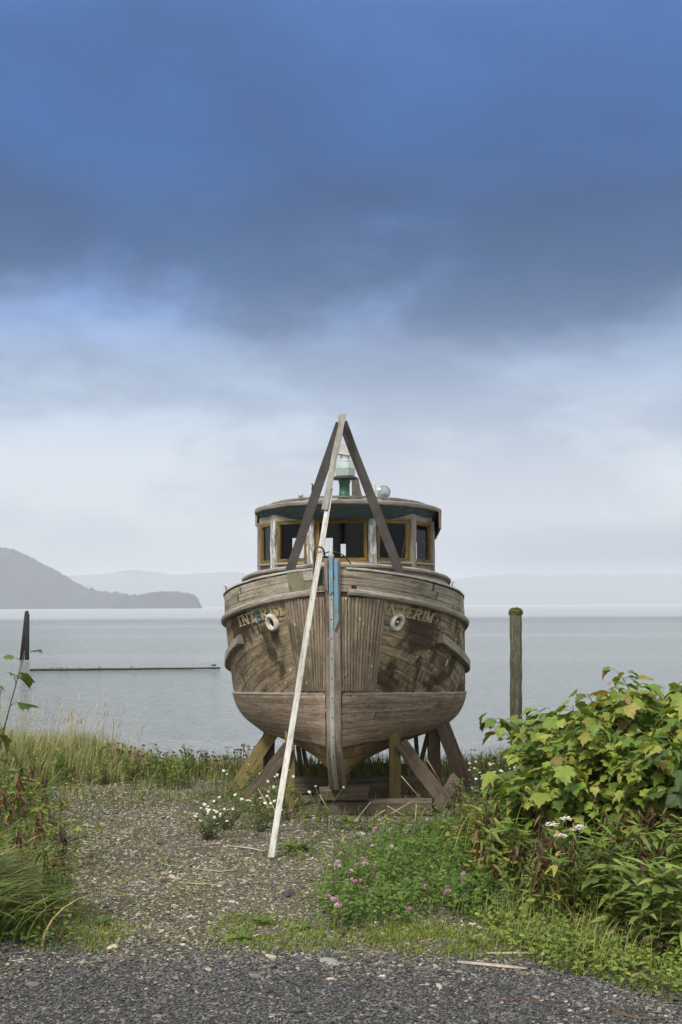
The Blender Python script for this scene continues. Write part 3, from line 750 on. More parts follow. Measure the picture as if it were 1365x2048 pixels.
# pale scraps of old paint on the planks
M_scrap=plain('paint_scrap',(.42,.42,.38),.8,0,.3,30)
def scrap(side,px,z,r,sq=.6,seed=1):
    rs=random.Random(seed); y=ypix(side,px,lambda y:z); n=hnorm(side,y,z); c=hp(side,y,z,.006); a=Vector((0,0,1)).cross(n).normalized(); b=n.cross(a)
    V=[]
    for i in range(11):
        t=2*math.pi*i/11; k=r*rs.uniform(.6,1.15); V.append(tuple(c+a*math.cos(t)*k+b*math.sin(t)*k*sq))
    W_=[tuple(Vector(v)-n*.008) for v in V]; mb=MB(); mb.add(V+W_,[tuple(range(11))]+[(i,i+11,(i+1)%11+11,(i+1)%11) for i in range(11)]); mb.build('paint_scrap',M_scrap,boat)
scrap(-1,515,2.61,.065,.55,2); scrap(-1,581,1.99,.022,1,3); scrap(-1,571,1.83,.02,1.2,4); scrap(1,893,2.01,.04,1.2,5); scrap(1,858,2.2,.02,1,6)
# ------------------------------------------------------------------ trunk cabin, wheelhouse
def plan(B,yf,L,q,ye,n=26):
    t=np.linspace(0,1,n)**1.8; ys_=yf+L*t; b=B*(1-(1-t)**2)**q; return [(float(x),float(y)) for x,y in zip(b,ys_)]+[(B*.98,ye)]
def ringpts(pl): return [(-x,y) for x,y in pl[::-1]]+[(x,y) for x,y in pl[1:]]
def walls(mb,pl,z0,z1,zs=0.0,c=(1,1,1)):
    r=ringpts(pl); L=0; rows=[];uvs=[]
    for i,(x,y) in enumerate(r):
        if i: L+=math.dist(r[i],r[i-1])
        rows.append([(x,y,z0),(x,y,z1-zs*(y-pl[0][1]))]); uvs.append([(L,z0*1.0),(L,z1)])
    grid(mb,rows,uvs,flip=False,smooth=False)
def sweep_ring(name,mat,pl,z,prof,parent=boat,zs=0.0,uo=0.0):
    r=[Vector((x,y,z-zs*(y-pl[0][1]))) for x,y in ringpts(pl)]; nn=[]
    for i in range(len(r)):
        d=r[min(i+1,len(r)-1)]-r[max(i-1,0)]; nn.append(Vector((d.y,-d.x,0)).normalized())
    return sweep(name,mat,r,nn,prof,parent,uo)
TR=plan(1.47,1.45,1.9,.60,6.5)
mb=MB(); walls(mb,TR,2.5,3.30,.10)
r=ringpts(TR); mb.add([(x,y,3.30-.10*(y-1.45)) for x,y in r],[tuple(range(len(r)))],[(y*.3,x) for x,y in r]); mb.build('cabin_trunk',M_grey,boat)
sweep_ring('trunk_moulding',M_grey,TR,3.325,[(-.10,-.03),(.02,-.03),(.055,-.018),(.06,.01),(.03,.03),(-.10,.045)],zs=.10,uo=4)
sweep_ring('trunk_batten',M_cap,TR,3.225,[(-.01,-.03),(.028,-.03),(.035,0),(.028,.03),(-.01,.03)],zs=.10,uo=14)
# wheelhouse: five windows in a faceted front
C=[(-1.25,3.35),(-.965,2.60),(-.42,2.20),(.42,2.20),(.965,2.60),(1.25,3.35)]
C=[(x-.01,y) for x,y in C]
ZB,ZT=3.36,3.985
M_post=wood('wheelhouse_paint',(.26,.235,.20),(.40,.37,.33),(.10,.085,.07),stain=.1,paint=([((.56,.58,.57),.50),((.27,.42,.56),.575)],1))
M_och=wood('ochre_frame',(.165,.105,.03),(.28,.19,.065),(.05,.034,.018),stain=.65,stain_col=(.085,.065,.045),stain_scale=4,flecks=.9,paint=([((.30,.29,.26),.63)],1))
M_sill=wood('sill_wood',(.30,.28,.24),(.46,.44,.40),(.12,.1,.08),stain=.2,flecks=.5)
t=NT('window_glass'); fr=t.n('ShaderNodeFresnel'); fr.inputs[0].default_value=1.5
tr=t.n('ShaderNodeBsdfTransparent'); tr.inputs[0].default_value=(.86,.89,.88,1); gl=t.n('ShaderNodeBsdfGlossy'); gl.inputs['Roughness'].default_value=.06; gl.inputs[0].default_value=(.8,.82,.84,1)
mx=t.n('ShaderNodeMixShader'); t.t.links.new(t.math('MULTIPLY',fr.outputs[0],.40),mx.inputs[0]); t.t.links.new(tr.outputs[0],mx.inputs[1]); t.t.links.new(gl.outputs[0],mx.inputs[2]); M_glass=t.surf(mx.outputs[0])
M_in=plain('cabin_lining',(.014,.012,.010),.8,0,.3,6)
def corner_post(x,y,nx,ny,w,tk,mat):
    mb=MB(); up=Vector((nx,ny,0)).normalized(); timber(mb,(x,y,ZB-.10),(x,y,ZT+.02),w,tk,up,segs=6); return mb.build('corner_post',mat,boat)
def window(c0,c1,inset0,inset1,zl,zh,brk=None):
    a=Vector((*c0,0));b=Vector((*c1,0)); d=(b-a).normalized(); n=Vector((d.y,-d.x,0)); a2=a+d*inset0;b2=b-d*inset1
    fw=.052
    mb=MB()
    timber(mb,a2+Vector((0,0,zh-fw/2))-d*0,b2+Vector((0,0,zh-fw/2)),.05,fw,segs=4)
    timber(mb,a2+Vector((0,0,zl+fw/2)),b2+Vector((0,0,zl+fw/2)),.05,fw,segs=4)
    for p in(a2+d*fw/2,b2-d*fw/2): timber(mb,p+n*.002+Vector((0,0,zl+fw-.002)),p+n*.002+Vector((0,0,zh-fw+.002)),.05*.0+fw,.05,n,segs=4)
    w=mb.build('window',M_och,boat)
    mb=MB(); q0=a2+d*(fw-.006)-n*.006; q1=b2-d*(fw-.006)-n*.006
    mb.add([tuple(q0+Vector((0,0,zl+fw-.006))),tuple(q1+Vector((0,0,zl+fw-.006))),tuple(q1+Vector((0,0,zh-fw+.006))),tuple(q0+Vector((0,0,zh-fw+.006)))],[(0,1,2,3)]); mb.build('pane',M_glass,w)
    mb=MB(); timber(mb,a2+n*.035+Vector((0,0,zl-.012)),b2+n*.035+Vector((0,0,zl-.012)),.09,.026,segs=4); mb.build('window_sill',M_sill,w)
    return w
for i in range(5): window(C[i],C[i+1],.075 if i in(0,) else .062,.062 if i<4 else .075,ZB+.035,ZT-.005)
for i,(x,y) in enumerate(C):
    ang=[(-1,-.25),(-.75,-.7),(-.3,-1),(.3,-1),(.75,-.7),(1,-.25)][i]
    corner_post(x,y,*ang,.085 if i in(0,5) else .105,.10,M_post if i in(1,2,3) else M_grey)
# sides, back wall with openings, floor, head beam, apron under the windows
mb=MB()
for s in(-1,1):
    x=1.25*s-.01
    timber(mb,(x,3.40,3.65),(x,5.60,3.65),.05,.72,segs=3,ch=.05)
BKY=5.6
holes=[(BL(585,1115,20.6).x,BL(611,1076,20.6).x,BL(600,1116,20.6).z,BL(600,1076,20.6).z),(BL(645,1110,20.6).x,BL(666,1076,20.6).x,BL(650,1112,20.6).z,BL(650,1076,20.6).z),(BL(682,1112,20.6).x,BL(692,1088,20.6).x,BL(690,1112,20.6).z,BL(690,1088,20.6).z),(BL(824,1125,20.6).x,BL(834,1085,20.6).x,BL(830,1120,20.6).z,BL(830,1085,20.6).z)]
xs_=sorted({-1.26,1.24,*[h[0] for h in holes],*[h[1] for h in holes]})
for x0_,x1_ in zip(xs_[:-1],xs_[1:]):
    hh=[h for h in holes if h[0]<=x0_+1e-6 and h[1]>=x1_-1e-6]
    spans=[(3.0,4.24)] if not hh else [(3.0,hh[0][2]),(hh[0][3],4.24)]
    for z0_,z1_ in spans: mb.add([(x0_,BKY,z0_),(x1_,BKY,z0_),(x1_,BKY,z1_),(x0_,BKY,z1_)],[(0,1,2,3)],[(x0_,z0_),(x1_,z0_),(x1_,z1_),(x0_,z1_)])
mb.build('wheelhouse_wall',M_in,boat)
mb=MB(); mhead=MB()
for (a,b) in zip(C[:-1],C[1:]):
    d=Vector((b[0]-a[0],b[1]-a[1],0)).normalized(); n=Vector((d.y,-d.x,0))
    p=Vector((*a,0))-n*.012; q=Vector((*b,0))-n*.012
    timber(mb,p+Vector((0,0,ZB-.10)),q+Vector((0,0,ZB-.10)),.06,.26,segs=3,ch=.04)
    timber(mhead,p+Vector((0,0,ZT+.045)),q+Vector((0,0,ZT+.045)),.06,.10,segs=3,ch=.04)
mb.build('wheelhouse_apron',M_grey,boat); mhead.build('window_header',M_grey,boat)
# roof: crown, edge board, sloping visor below it, slatted ledge on top
RF=plan(1.385,1.80,2.3,.52,6.0)
ZR=4.185
M_roof=wood('roof_canvas',(.34,.34,.32),(.46,.46,.44),(.18,.17,.15),stain=.4,stain_col=(.15,.14,.12))
M_vis=wood('visor_paint',(.085,.092,.082),(.16,.16,.14),(.035,.033,.028),stain=.5,stain_col=(.05,.045,.035),stain_scale=2.0,paint=([((.028,.085,.11),.49)],1))
mb=MB(); r=ringpts(RF); ctr=[]
rows=[];uvs=[]
for k_ in range(7):
    f=1-k_/6*.98; rows.append([(x*f,(y-3.9)*f+3.9,ZR+.045+.03*(1-f*f)) for x,y in r]); uvs.append([(y*f*.5,x*f) for x,y in r])
grid(mb,rows,uvs); mb.build('cabin_roof',M_roof,boat)
RFo=[(x,y) for x,y in RF]
def shift(pl): return pl
sweep_ring('roof_edge',M_grey,RF,ZR,[(-.03,-.03),(.012,-.03),(.028,-.015),(.032,.02),(.022,.04),(-.03,.045)],uo=3)
mb=MB(); rows=[];uvs=[];r=ringpts(RF);L=0
for i,(x,y) in enumerate(r):
    if i: L+=math.dist(r[i],r[i-1])
    f=1-.105; xi=x*.915; yi=y+.20 if abs(x)<1.2 else y+.20*max(0,(1.385-abs(x))/.185)
    rows.append([(x*.995,y+.01,ZR-.028),(x*.975,y+.05,ZR-.10),(xi*1.02,yi-.02,ZR-.18),(xi,yi,ZR-.20)]); uvs.append([(L,0),(L,.07),(L,.2),(L,.25)])
grid(mb,rows,uvs,flip=True); mb.build('roof_visor',M_vis,boat)
mb=MB(); timber(mb,(1.365,3.1,4.03),(1.365,5.9,4.02),.03,.27,segs=5,endjit=.03); mb.build('side_visor',M_grey,boat); mb=MB(); timber(mb,(-1.335,3.4,4.05),(-1.335,5.9,4.0),.03,.16,segs=5); mb.build('side_visor',M_grey,boat)
LG=[(x*.86,1.98+(y-1.80)*.93) for x,y in RF]
sweep_ring('roof_ledge',M_grey,[(x,y) for x,y in LG],ZR+.088,[(-.07,-.012),(.02,-.012),(.024,.012),(-.07,.014)],uo=8)
r=ringpts(LG)
for i in range(12,len(r)-12,4):
    mb=MB(); x,y=r[i]; box(mb,(x-.03,y+.0,ZR+.03),(x+.03,y+.05,ZR+.078)); mb.build('ledge_block',M_cap,boat)
# inner deck of the ceiling
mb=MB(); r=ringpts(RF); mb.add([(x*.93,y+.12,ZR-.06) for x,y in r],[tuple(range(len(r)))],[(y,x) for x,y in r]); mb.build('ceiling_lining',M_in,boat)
# --- things on the roof
M_green=plain('dark_green_paint',(.025,.075,.048),.45,0,.3,14,rust=(.05,.045,.03))
M_pale=plain('pale_green_paint',(.30,.365,.34),.5,0,.15,9,rust=(.34,.36,.31))
M_wht=plain('chalky_white_paint',(.42,.44,.42),.6,0,.15,9,rust=(.25,.17,.11))
DL=17.9
def at(px,py,D=DL): return BL(px,py,D)
c=at(689.5,995); mpx=DL/F
mb=MB(); lathe(mb,[(.10,-.10),(.10,0),(.075,.03),(.075,26*mpx),(.085,30*mpx),(.085,36*mpx)],c,18); pil=mb.build('stove_pipe',M_green,boat)
mb=MB(); lathe(mb,[(0,.012),(.065,.008),(.078,-.02),(.07,-.03)],c+Vector((0,-.085,.05)),16,M=Matrix.Rotation(R(68),4,'X')); mb.build('pipe_cap',M_green,pil)
mb=MB(); z0_=36*mpx; lathe(mb,[(0,z0_),(.185,z0_),(.19,z0_+.012),(.185,z0_+.03),(.02,z0_+.034)],c,24); mb.build('pipe_flange',plain('dark_iron',(.05,.05,.045),.6,.4),pil)
mb=MB()
def faceted(mb,c,prof,n,rot=0):
    V=[];F_=[]
    for rr,z in prof:
        for j in range(n):
            t_=2*math.pi*j/n+rot; V.append((c.x+rr*math.cos(t_),c.y+rr*math.sin(t_),c.z+z))
    for i in range(len(prof)-1):
        for j in range(n): F_.append((i*n+j,i*n+(j+1)%n,(i+1)*n+(j+1)%n,(i+1)*n+j))
    F_.append(tuple(range(n-1,-1,-1)));F_.append(tuple((len(prof)-1)*n+j for j in range(n))); mb.add(V,F_)
lc=c+Vector((.01,0,z0_+.034))
faceted(mb,lc,[(.115,0),(.145,.012),(.152,.12),(.125,.19),(.108,.205)],8,R(22)); lan=mb.build('pipe_cowl',M_pale,pil)
mb=MB(); faceted(mb,lc,[(.10,.206),(.10,.235),(.075,.25),(.075,.33)],8,R(22)); 
mb.build('cowl_neck',M_wht,pil)
mb=MB(); q=lc+Vector((-.02,0,.33)); 
mb.add([(q.x-.09,q.y-.09,q.z),(q.x+.09,q.y-.09,q.z-.03),(q.x+.09,q.y+.09,q.z-.03),(q.x-.09,q.y+.09,q.z),(q.x-.085,q.y-.085,q.z+.10),(q.x+.0,q.y-.1,q.z+.14),(q.x+.105,q.y-.085,q.z+.085),(q.x+.105,q.y+.085,q.z+.085),(q.x,q.y+.1,q.z+.14),(q.x-.085,q.y+.085,q.z+.10)],[(0,1,6,5,4),(2,3,9,8,7),(1,2,7,6),(3,0,4,9),(4,5,8,9),(5,6,7,8),(3,2,1,0)]); mb.build('cowl_hood',M_wht,pil)
a=at(711,1000,18.2);b_=at(711,957,18.2); mb=MB(); timber(mb,(a.x,a.y,a.z-.15),b_,.105,.06,(0,1,0),segs=4); timber(mb,(a.x+.10,a.y,a.z-.12),(b_.x+.03,b_.y+.05,b_.z-.02),.05,.04,(0,1,0),segs=3); mb.build('mast_stub',M_grey,boat)
# searchlight
M_chr=plain('chrome',(.62,.64,.65),.10,1.0,.08,6,.0005)
c=at(767,985,17.7); dirv=Vector((.25,-.85,.18)).normalized(); MQ=dirv.to_track_quat('Z','Y').to_matrix()
mb=MB(); lathe(mb,[(0,-.10),(.045,-.092),(.078,-.065),(.092,-.02),(.094,.02),(.098,.03),(.098,.045),(.088,.047)],c,24,M=MQ); slm=mb.build('searchlight',M_chr,boat)
mb=MB(); lathe(mb,[(.089,.04),(.06,.058),(0,.068)],c,24,M=MQ); mb.build('lens',plain('lamp_glass',(.30,.33,.34),.08,.6,.05,8,.0005),slm)
mb=MB(); tube(mb,[c-Vector((0,0,.09)),c-Vector((0,-.02,.20))],.018,8); mb.build('lamp_foot',M_iron,slm)
c=at(747,982,18.0); mb=MB(); lathe(mb,[(0,-.03),(.06,-.02),(.095,.0),(.06,.03),(0,.04)],c,18,M=Matrix.Rotation(R(60),3,'Z').to_4x4()@Matrix.Diagonal((.62,.5,1.5,1))@Matrix.Rotation(math.pi/2,4,'Y')); tube(mb,[c-Vector((0,0,.12)),c-Vector((0,0,.26))],.02,8); mb.build('horn_shell',plain('shell_grey',(.44,.44,.41),.6),boat)
c=at(602,1000,17.9); mb=MB(); lathe(mb,[(.022,-.12),(.022,.045),(.036,.045),(.036,.08),(.026,.085),(0,.085)],c,12); mb.build('vent_pipe',M_iron,boat)
c=at(625,1000,17.9); mb=MB(); tube(mb,[c+Vector((0,0,-.1)),c+Vector((0,0,.17)),c+Vector((.01,0,.22)),c+Vector((-.01,0,.235))],.012,6); mb.build('hook_rod',plain('black_iron',(.03,.03,.03),.6,.5),boat)
c=at(562,1004,18.2); mb=MB(); tube(mb,[c+Vector((0,0,-.1)),c+Vector((0,0,.02))],.008,6); mb.build('antenna_stub',M_iron,boat)
# loose wire under the visor and a broken batten in one window
c=BL(868,1068,18.9); mb=MB(); tube(mb,[c,c+Vector((.02,0,-.06)),c+Vector((-.02,0,-.14)),c+Vector((.015,0,-.27))],.004,5); tube(mb,[c,c+Vector((-.04,0,-.03)),c+Vector((.03,0,-.07)),c+Vector((.05,0,-.02))],.004,5); mb.build('loose_wire',plain('dark_wire',(.05,.05,.05),.6),boat)
a=BL(804,1118,17.75);b_=BL(812,1060,17.75); mb=MB(); timber(mb,a,b_,.02,.015,segs=3); mb.build('broken_batten',M_sill,boat)
# wire hoops standing up from the foredeck at the stem head
M_wire=plain('rusty_wire',(.07,.06,.055),.7,.3,.3,30,rust=(.10,.06,.04))
def arc(pxs,D,r,name='wire_hoop'):
    pts=[BL(x,y,D+dd) for x,y,dd in pxs]; out=[]
    n=len(pts)
    for i in range(n-1):
        p0,p1,p2,p3=pts[max(i-1,0)],pts[i],pts[i+1],pts[min(i+2,n-1)]
        for j in range(6):
            u=j/6; out.append(.5*((2*p1)+(p2-p0)*u+(2*p0-5*p1+4*p2-p3)*u*u+(3*p1-p0-3*p2+p3)*u**3))
    out.append(pts[-1]); mb=MB(); tube(mb,out,r,7); return mb.build(name,M_wire,boat)
arc([(629,1165,0),(629,1120,0),(629,1102,-.03),(634,1095,-.05),(642,1094,-.05),(648,1101,-.02),(650,1114,.05)],14.95,.011)
arc([(636,1117,.02),(648,1108,.02),(662,1103,.03),(678,1106,.08),(691,1114,.15),(702,1128,.22)],15.0,.008)
# cleat-like bits on the cap rail
for px,side in((905,1),(453,-1)):
    y=ypix(side,px,zt); mb=MB(); p=Vector((side*float(hb('t',y)),y,float(zt(y))+.03)); tube(mb,[p,p+Vector((0,0,.05)),p+Vector((.03*side,-.02,.06))],.012,6); mb.build('rail_pin',M_iron,boat)
# ================================================================== timbers that hold the boat, plank, A-frame
M_tim=wood('stand_timber',(.105,.082,.057),(.175,.14,.10),(.05,.037,.025),stain=.35,nails=.3,nail_gap=.3,flecks=.4)
M_timy=wood('greenish_timber',(.165,.13,.055),(.25,.20,.09),(.08,.06,.025),stain=.35,stain_col=(.07,.055,.025),nails=.2,nail_gap=.3,flecks=.4)
M_beam=wood('ground_beam',(.105,.083,.062),(.175,.14,.105),(.05,.038,.028),stain=.4,flecks=.6)
def hull_under(px,D):
    """height of the hull bottom over the ground at that photo column and distance"""
    q=BL(px,1480,D); y=q.y; s=1 if q.x>0 else -1; x=abs(q.x)
    b,z=section(max(y,.3)); zk_=float(zk(y)); bc=float(b[0])
    if x<=bc: return zk_+(z[0]-zk_)*(x-.06)/(bc-.06)
    i=np.argmax(b>=x); return float(z[i]) if b.max()>=x else 1.4
GND=lambda p: float(gz(p.x,p.y))
def stand(label,post,brace,mp,mbr,w=.15):
    """post (px0,px1,D) and brace ((px,py,D) foot, (px,py,D) head, width px) nailed to it"""
    pa,D,ybot=post; b0=P(pa,ybot,D); base=Vector((b0.x,D,GND(Vector((b0.x,D,0)))-.06)); top=Vector((base.x,D,hull_under(pa,D)+.02))
    root=empty('boat_stand',(base.x,base.y,base.z),0,label,'boat stand','timber stands propping up the hull')
    inv=Matrix.Translation(-base)
    mb=MB(); timber(mb,inv@base,inv@top,w,w*.9,(0,1,0),segs=6,ch=.06); mb.build('post',mp,root)
    (fx,fy,fD),(hx,hy,hD),bw=brace
    f=P(fx,fy,fD); h=P(hx,hy,hD)
    mb=MB(); timber(mb,inv@f,inv@h,bw,.06,(0,-1,.0),segs=6,ch=.06)
    mb.build('brace',mbr,root); return root
stand('dark post with grey board brace under the near bilge, partly behind the leaning plank',(581,16.45,1620),((492,1604,16.15),(578,1492,16.38),.165),M_timy,M_tim,.125)
stand('yellowish slanting board and post farthest left under the hull',(539,18.2,1590),((462,1590,17.9),(548,1462,18.1),.19),M_tim,M_timy,.165)
stand('yellow green post with broad grey brace leaning down into the weeds',(790,16.45,1612),((896,1612,16.15),(802,1486,16.36),.185),M_timy,M_tim,.155)
stand('dark post and dark outward leaning brace under the far bilge',(869,18.2,1590),((934,1575,17.9),(884,1448,18.1),.215),M_tim,M_tim,.18)
def solo(name,mat,label,cat,p0,p1,w,t,up=(0,0,1),group=None,**k):
    p0=Vector(p0);p1=Vector(p1);m=(p0+p1)/2; mb=MB(); timber(mb,p0-m,p1-m,w,t,up,**k)
    return tag(mb.build(name,mat,None,Matrix.Translation(m)),label,cat,group)
zb_=GND(Vector((.4,15.7,0)))
a=P(636,1628,15.75);b=P(864,1626,15.75); solo('timber_beam',M_beam,'long squared timber lying across the ground below the bow','timber',(a.x,15.75,zb_+.085),(b.x,15.75,zb_+.09),.22,.20,segs=10,endjit=.01)
a=P(640,1602,15.75);b=P(736,1600,15.75); solo('keel_block',M_beam,'short dark timber block set on the beam right under the stem foot','timber block',(a.x,15.72,zb_+.265),(b.x,15.72,zb_+.275),.26,.155,segs=4,endjit=.02)
a=P(560,1590,17.4);b=P(840,1590,17.4); solo('timber_beam',M_beam,'darker cross timber farther back below the keel','timber',(a.x,17.6,zb_+.10),(b.x,17.6,zb_+.10),.25,.24,segs=8)
solo('keel_block',M_tim,'dark block stacked on the farther cross timber under the keel','timber block',(P(655,1560,17.6).x,17.6,zb_+.30),(P(705,1560,17.6).x,17.6,zb_+.30),.28,.15,segs=3)
a=P(700,1562,17.0);b=P(752,1560,17.0); solo('loose_board',M_beam,'short thin board lying loose under the hull beside the keel','board',a,b,.18,.03,segs=3)
a=P(690,1590,16.6);b=P(775,1588,16.6); solo('timber_block',M_tim,'squared dark timber chunk in the shade beside the yellow green post','timber block',(a.x,16.9,zb_+.12),(b.x,16.9,zb_+.12),.25,.22,segs=3)
a=P(872,1622,15.9);b=P(912,1556,16.6); solo('offcut_board',M_beam,'pale stubby offcut board propped crosswise against the broad brace','board',a,b,.15,.07,(0,-1,0),segs=4)
# props farther aft seen under the hull
for (x0_,y0_,x1_,y1_,D,lb) in((838,1580,832,1480,20.5,'thin upright prop under the hull beyond the yellow green post'),(836,1545,856,1475,20.0,'thin slanting prop crossing behind the far dark post'),(612,1590,596,1500,19.5,'dark slanting prop behind the leaning plank'),(622,1588,606,1500,20.4,'dark prop next to the keel block, farthest back')):
    solo('hull_prop',M_tim,lb,'prop',P(x0_,y0_+12,D),P(x1_,y1_-8,D),.07,.06,(0,1,0),segs=4)
# dark floor clutter: a rusty cradle pipe
# A-frame
M_afr=plain('dark_grey_board',(.062,.055,.052),.75,0,.3,7,.003)
M_pl1=wood('pale_plank',(.40,.39,.36),(.56,.55,.52),(.16,.15,.13),stain=.25,stain_col=(.22,.20,.17),nails=.1,nail_gap=.4,flecks=.6)
M_pl2=wood('grey_plank',(.24,.23,.205),(.38,.365,.335),(.14,.125,.105),stain=.3,stain_col=(.16,.14,.12),flecks=.8)
def Dpl(py): 
    # the plank leans back: foot on the ground, past the bow rail, up to the apex
    z0=.17; k=.60
    # z=CZ-(py-HY)/F*D ; D=13+k*(z-z0)
    m=(py-HY)/F; return (13+k*(CZ-z0))/(1+k*m)
def PL(px,py,dd=0.0): return P(px,py,Dpl(py)+dd)
apx=PL(684,840)
af=empty('a_frame',(apx.x,apx.y+.1,2.9),0,'dark A-shaped frame of two boards standing on the foredeck','frame')
inv=Matrix.Translation((-apx.x,-apx.y-.1,-2.9))
DA=apx.y+.10
for nm,(x0_,y0_,x1_,y1_,dd) in {'leg':(577,1150,681,846,0.03),'leg.001':(802,1152,686,844,.0)}.items():
    f=P(x0_,y0_,16.35+dd); h=P(x1_,y1_,DA+dd); f=f+(f-h).normalized()*.16
    mb=MB(); timber(mb,inv@f,inv@h,.118,.05,(0,-1,0),segs=6,ch=.05,jit=.003); mb.build('leg',M_afr,af)
mb=MB(); a=P(680.5,846,DA-.07);b=P(679.5,829,DA-.07); timber(mb,inv@a,inv@b,.05,.07,(0,-1,0),segs=2); mb.build('cap_block',M_cap,af)
a=P(619,1025,16.2);b=P(601,1008,16.2)
a=PL(542,1716);pk=empty('leaning_plank',a,0,'long pale plank of two spliced boards leaning from the ground to the frame top','plank')
inv=Matrix.Translation(-a)
mb=MB(); timber(mb,inv@PL(542,1716),inv@PL(662,977),.066,.035,(0,-1,.3),segs=24,ch=.08,jit=.003,endjit=.008); mb.build('lower_board',M_pl1,pk)
mb=MB(); timber(mb,inv@PL(649,1021,.01)+Vector((0,-.036,0)),inv@PL(687,831,-.03)+Vector((0,-.036,0)),.074,.035,(0,-1,.3),segs=14,ch=.08,jit=.004,endjit=.01); mb.build('upper_board',M_pl2,pk)
# ================================================================== pilings, floating log, gulls
M_pile=wood('old_piling',(.15,.135,.10),(.28,.26,.20),(.05,.043,.03),stain=.5,stain_col=(.045,.04,.028),stain_scale=3,moss=None,flecks=.8,bumpd=.012,grain=.8)
M_pileg=wood('mossy_piling',(.105,.10,.068),(.27,.26,.20),(.02,.018,.013),stain=.7,stain_col=(.045,.04,.028),stain_scale=3,moss=(.075,.08,.045),flecks=.9,bumpd=.02,grain=.8)
D=24.0; top=P(1032,1222,D); base=Vector((top.x,D,GND(Vector((top.x,D,0)))-.3))
pp=empty('wooden_piling',base,0,'tall weathered wooden piling with a green moss cap, standing behind the broad-leaved bushes','piling')
mb=MB(); H_=top.z-base.z; tube(mb,[(random.uniform(-.008,.008),random.uniform(-.008,.008),H_*i/14) for i in range(15)],[.115+.003*math.sin(i*2.1) for i in range(15)],18); mb.build('post',M_pileg,pp)
mb=MB(); rs=np.random.default_rng(4); N=900
ang=rs.uniform(0,6.283,N); rr=.135*np.sqrt(rs.uniform(0,1,N)); pos=np.stack([rr*np.cos(ang),rr*np.sin(ang),np.full(N,H_)+.035*(1-(rr/.135)**2)+rs.uniform(-.02,.02,N)-(rr>.10)*rs.uniform(0,.07,N)],1)
Mx=np.zeros((N,3,3)); 
for i in range(N):
    Mx[i]=np.array(Matrix.Rotation(rs.uniform(0,6.28),3,'Z')@Matrix.Rotation(rs.uniform(-.9,.9),3,'X'))*rs.uniform(.7,1.4)
tv=np.array([(-.006,0,-.012),(.006,0,-.012),(.004,.004,.018),(-.004,-.004,.02)]); cc=np.stack([rs.uniform(.09,.17,N),rs.uniform(.13,.22,N),rs.uniform(.015,.035,N)],1)
mb.inst(tv,[(0,1,2,3)],Mx,pos,cc); lathe(mb,[(.118,H_-.02),(.128,H_),(.10,H_+.025),(0,H_+.04)],n=16,c=(.07,.10,.02)); M_leaf=leafmat('leaf'); mb.build('moss_cap',M_leaf,pp)
M_dkp=wood('wet_piling',(.012,.011,.011),(.03,.028,.026),(.005,.005,.005),stain=.3,flecks=.3)
D=116.0; tp=P(55.5,1224,D); bs=P(50,1318,D)
tw=empty('twin_piling',(bs.x,D,-2.3),0,'pair of dark pilings bound together, standing out in the water','piling')
inv=Matrix.Translation((-bs.x,-D,2.3)); mb=MB(); a=P(44,1320,D);b=P(54,1224,D); tube(mb,[inv@a,inv@b],[.22,.19],12); mb.build('pile',M_dkp,tw)
mb=MB(); a=P(54.5,1320,D-.5);b=P(55.5,1228,D-.3); tube(mb,[inv@a,inv@b],[.21,.19],12); mb.build('pile',M_dkp,tw)
mb=MB(); a=P(54.5,1225,D);b=P(54.5,1221.5,D); tube(mb,[inv@a,inv@b],[.13,.13],8); mb.build('pile_cap',M_dkp,tw)
# floating log
a=P(60,1340,97.0);b=P(441,1336,98.5); a.z=b.z=-2.12; m=(a+b)/2
mb=MB(); tube(mb,[a-m+(b-a)*i/24+Vector((0,0,.006*math.sin(i*.9))) for i in range(25)],[.095-.0010*i+.004*math.sin(i*1.7) for i in range(25)],10)
tag(mb.build('floating_log',wood('sea_log',(.02,.019,.015),(.05,.05,.035),(.02,.02,.015),moss=(.06,.075,.03)),None,Matrix.Translation(m)),'long dark boom log floating on the calm water','log')
M_gw=plain('gull_white',(.62,.62,.62),.7,0,.05); M_gd=plain('dark_feathers',(.05,.048,.045),.7,0,.2)
def gull():
    mb=MB(); V=[]
    lathe(mb,[(0,-.17),(.025,-.15),(.05,-.07),(.062,.02),(.05,.10),(.025,.14)],(0,0,.12),10,M=Matrix.Rotation(math.pi/2,4,'Y'))
    lathe(mb,[(.028,-.02),(.034,.02),(.03,.05),(0,.066)],(.135,0,.155),8)
    mb.add([(.16,-.01,.20),(.16,.01,.20),(.215,0,.19),(.16,0,.212)],[(0,1,2),(1,3,2),(3,0,2)])
    tube(mb,[(-.02,.015,.08),(-.02,.015,0)],.006,4); tube(mb,[(.02,-.015,.08),(.02,-.015,0)],.006,4)
    return mb
gp=gull().build('gull',M_gw); 
spots=[(104,0),(114,1),(122,2),(134,1),(159,0),(198,1),(262,1)]
lab={0:('small dark bird resting on the floating log','dark birds on the floating log'),1:('small white gull resting on the floating log','white gulls on the floating log')}
first=True
for px,k in spots:
    k=1 if k==2 else k
    o=gp if first else gp.copy(); 
    if not first: COL.objects.link(o)
    if k==0: o.data=gp.data.copy(); o.data.materials[0]=M_gd
    f=(px-60)/381; q=a+(b-a)*f; o.location=(q.x,q.y,-2.045); o.rotation_euler=(0,0,random.uniform(-1,1)+(3.1 if random.random()<.5 else 0)); o.scale=(.62,)*3
    tag(o,*((lab[k][0],'bird',lab[k][1]))); first=False
o=gp.copy(); o.data=gp.data.copy(); o.data.materials[0]=M_gd; COL.objects.link(o); q=a+(b-a)*.965; o.location=(q.x,q.y,-2.05); o.scale=(1.3,)*3
tag(o,'dark bird alone at the end of the floating log near the boat','bird'); 
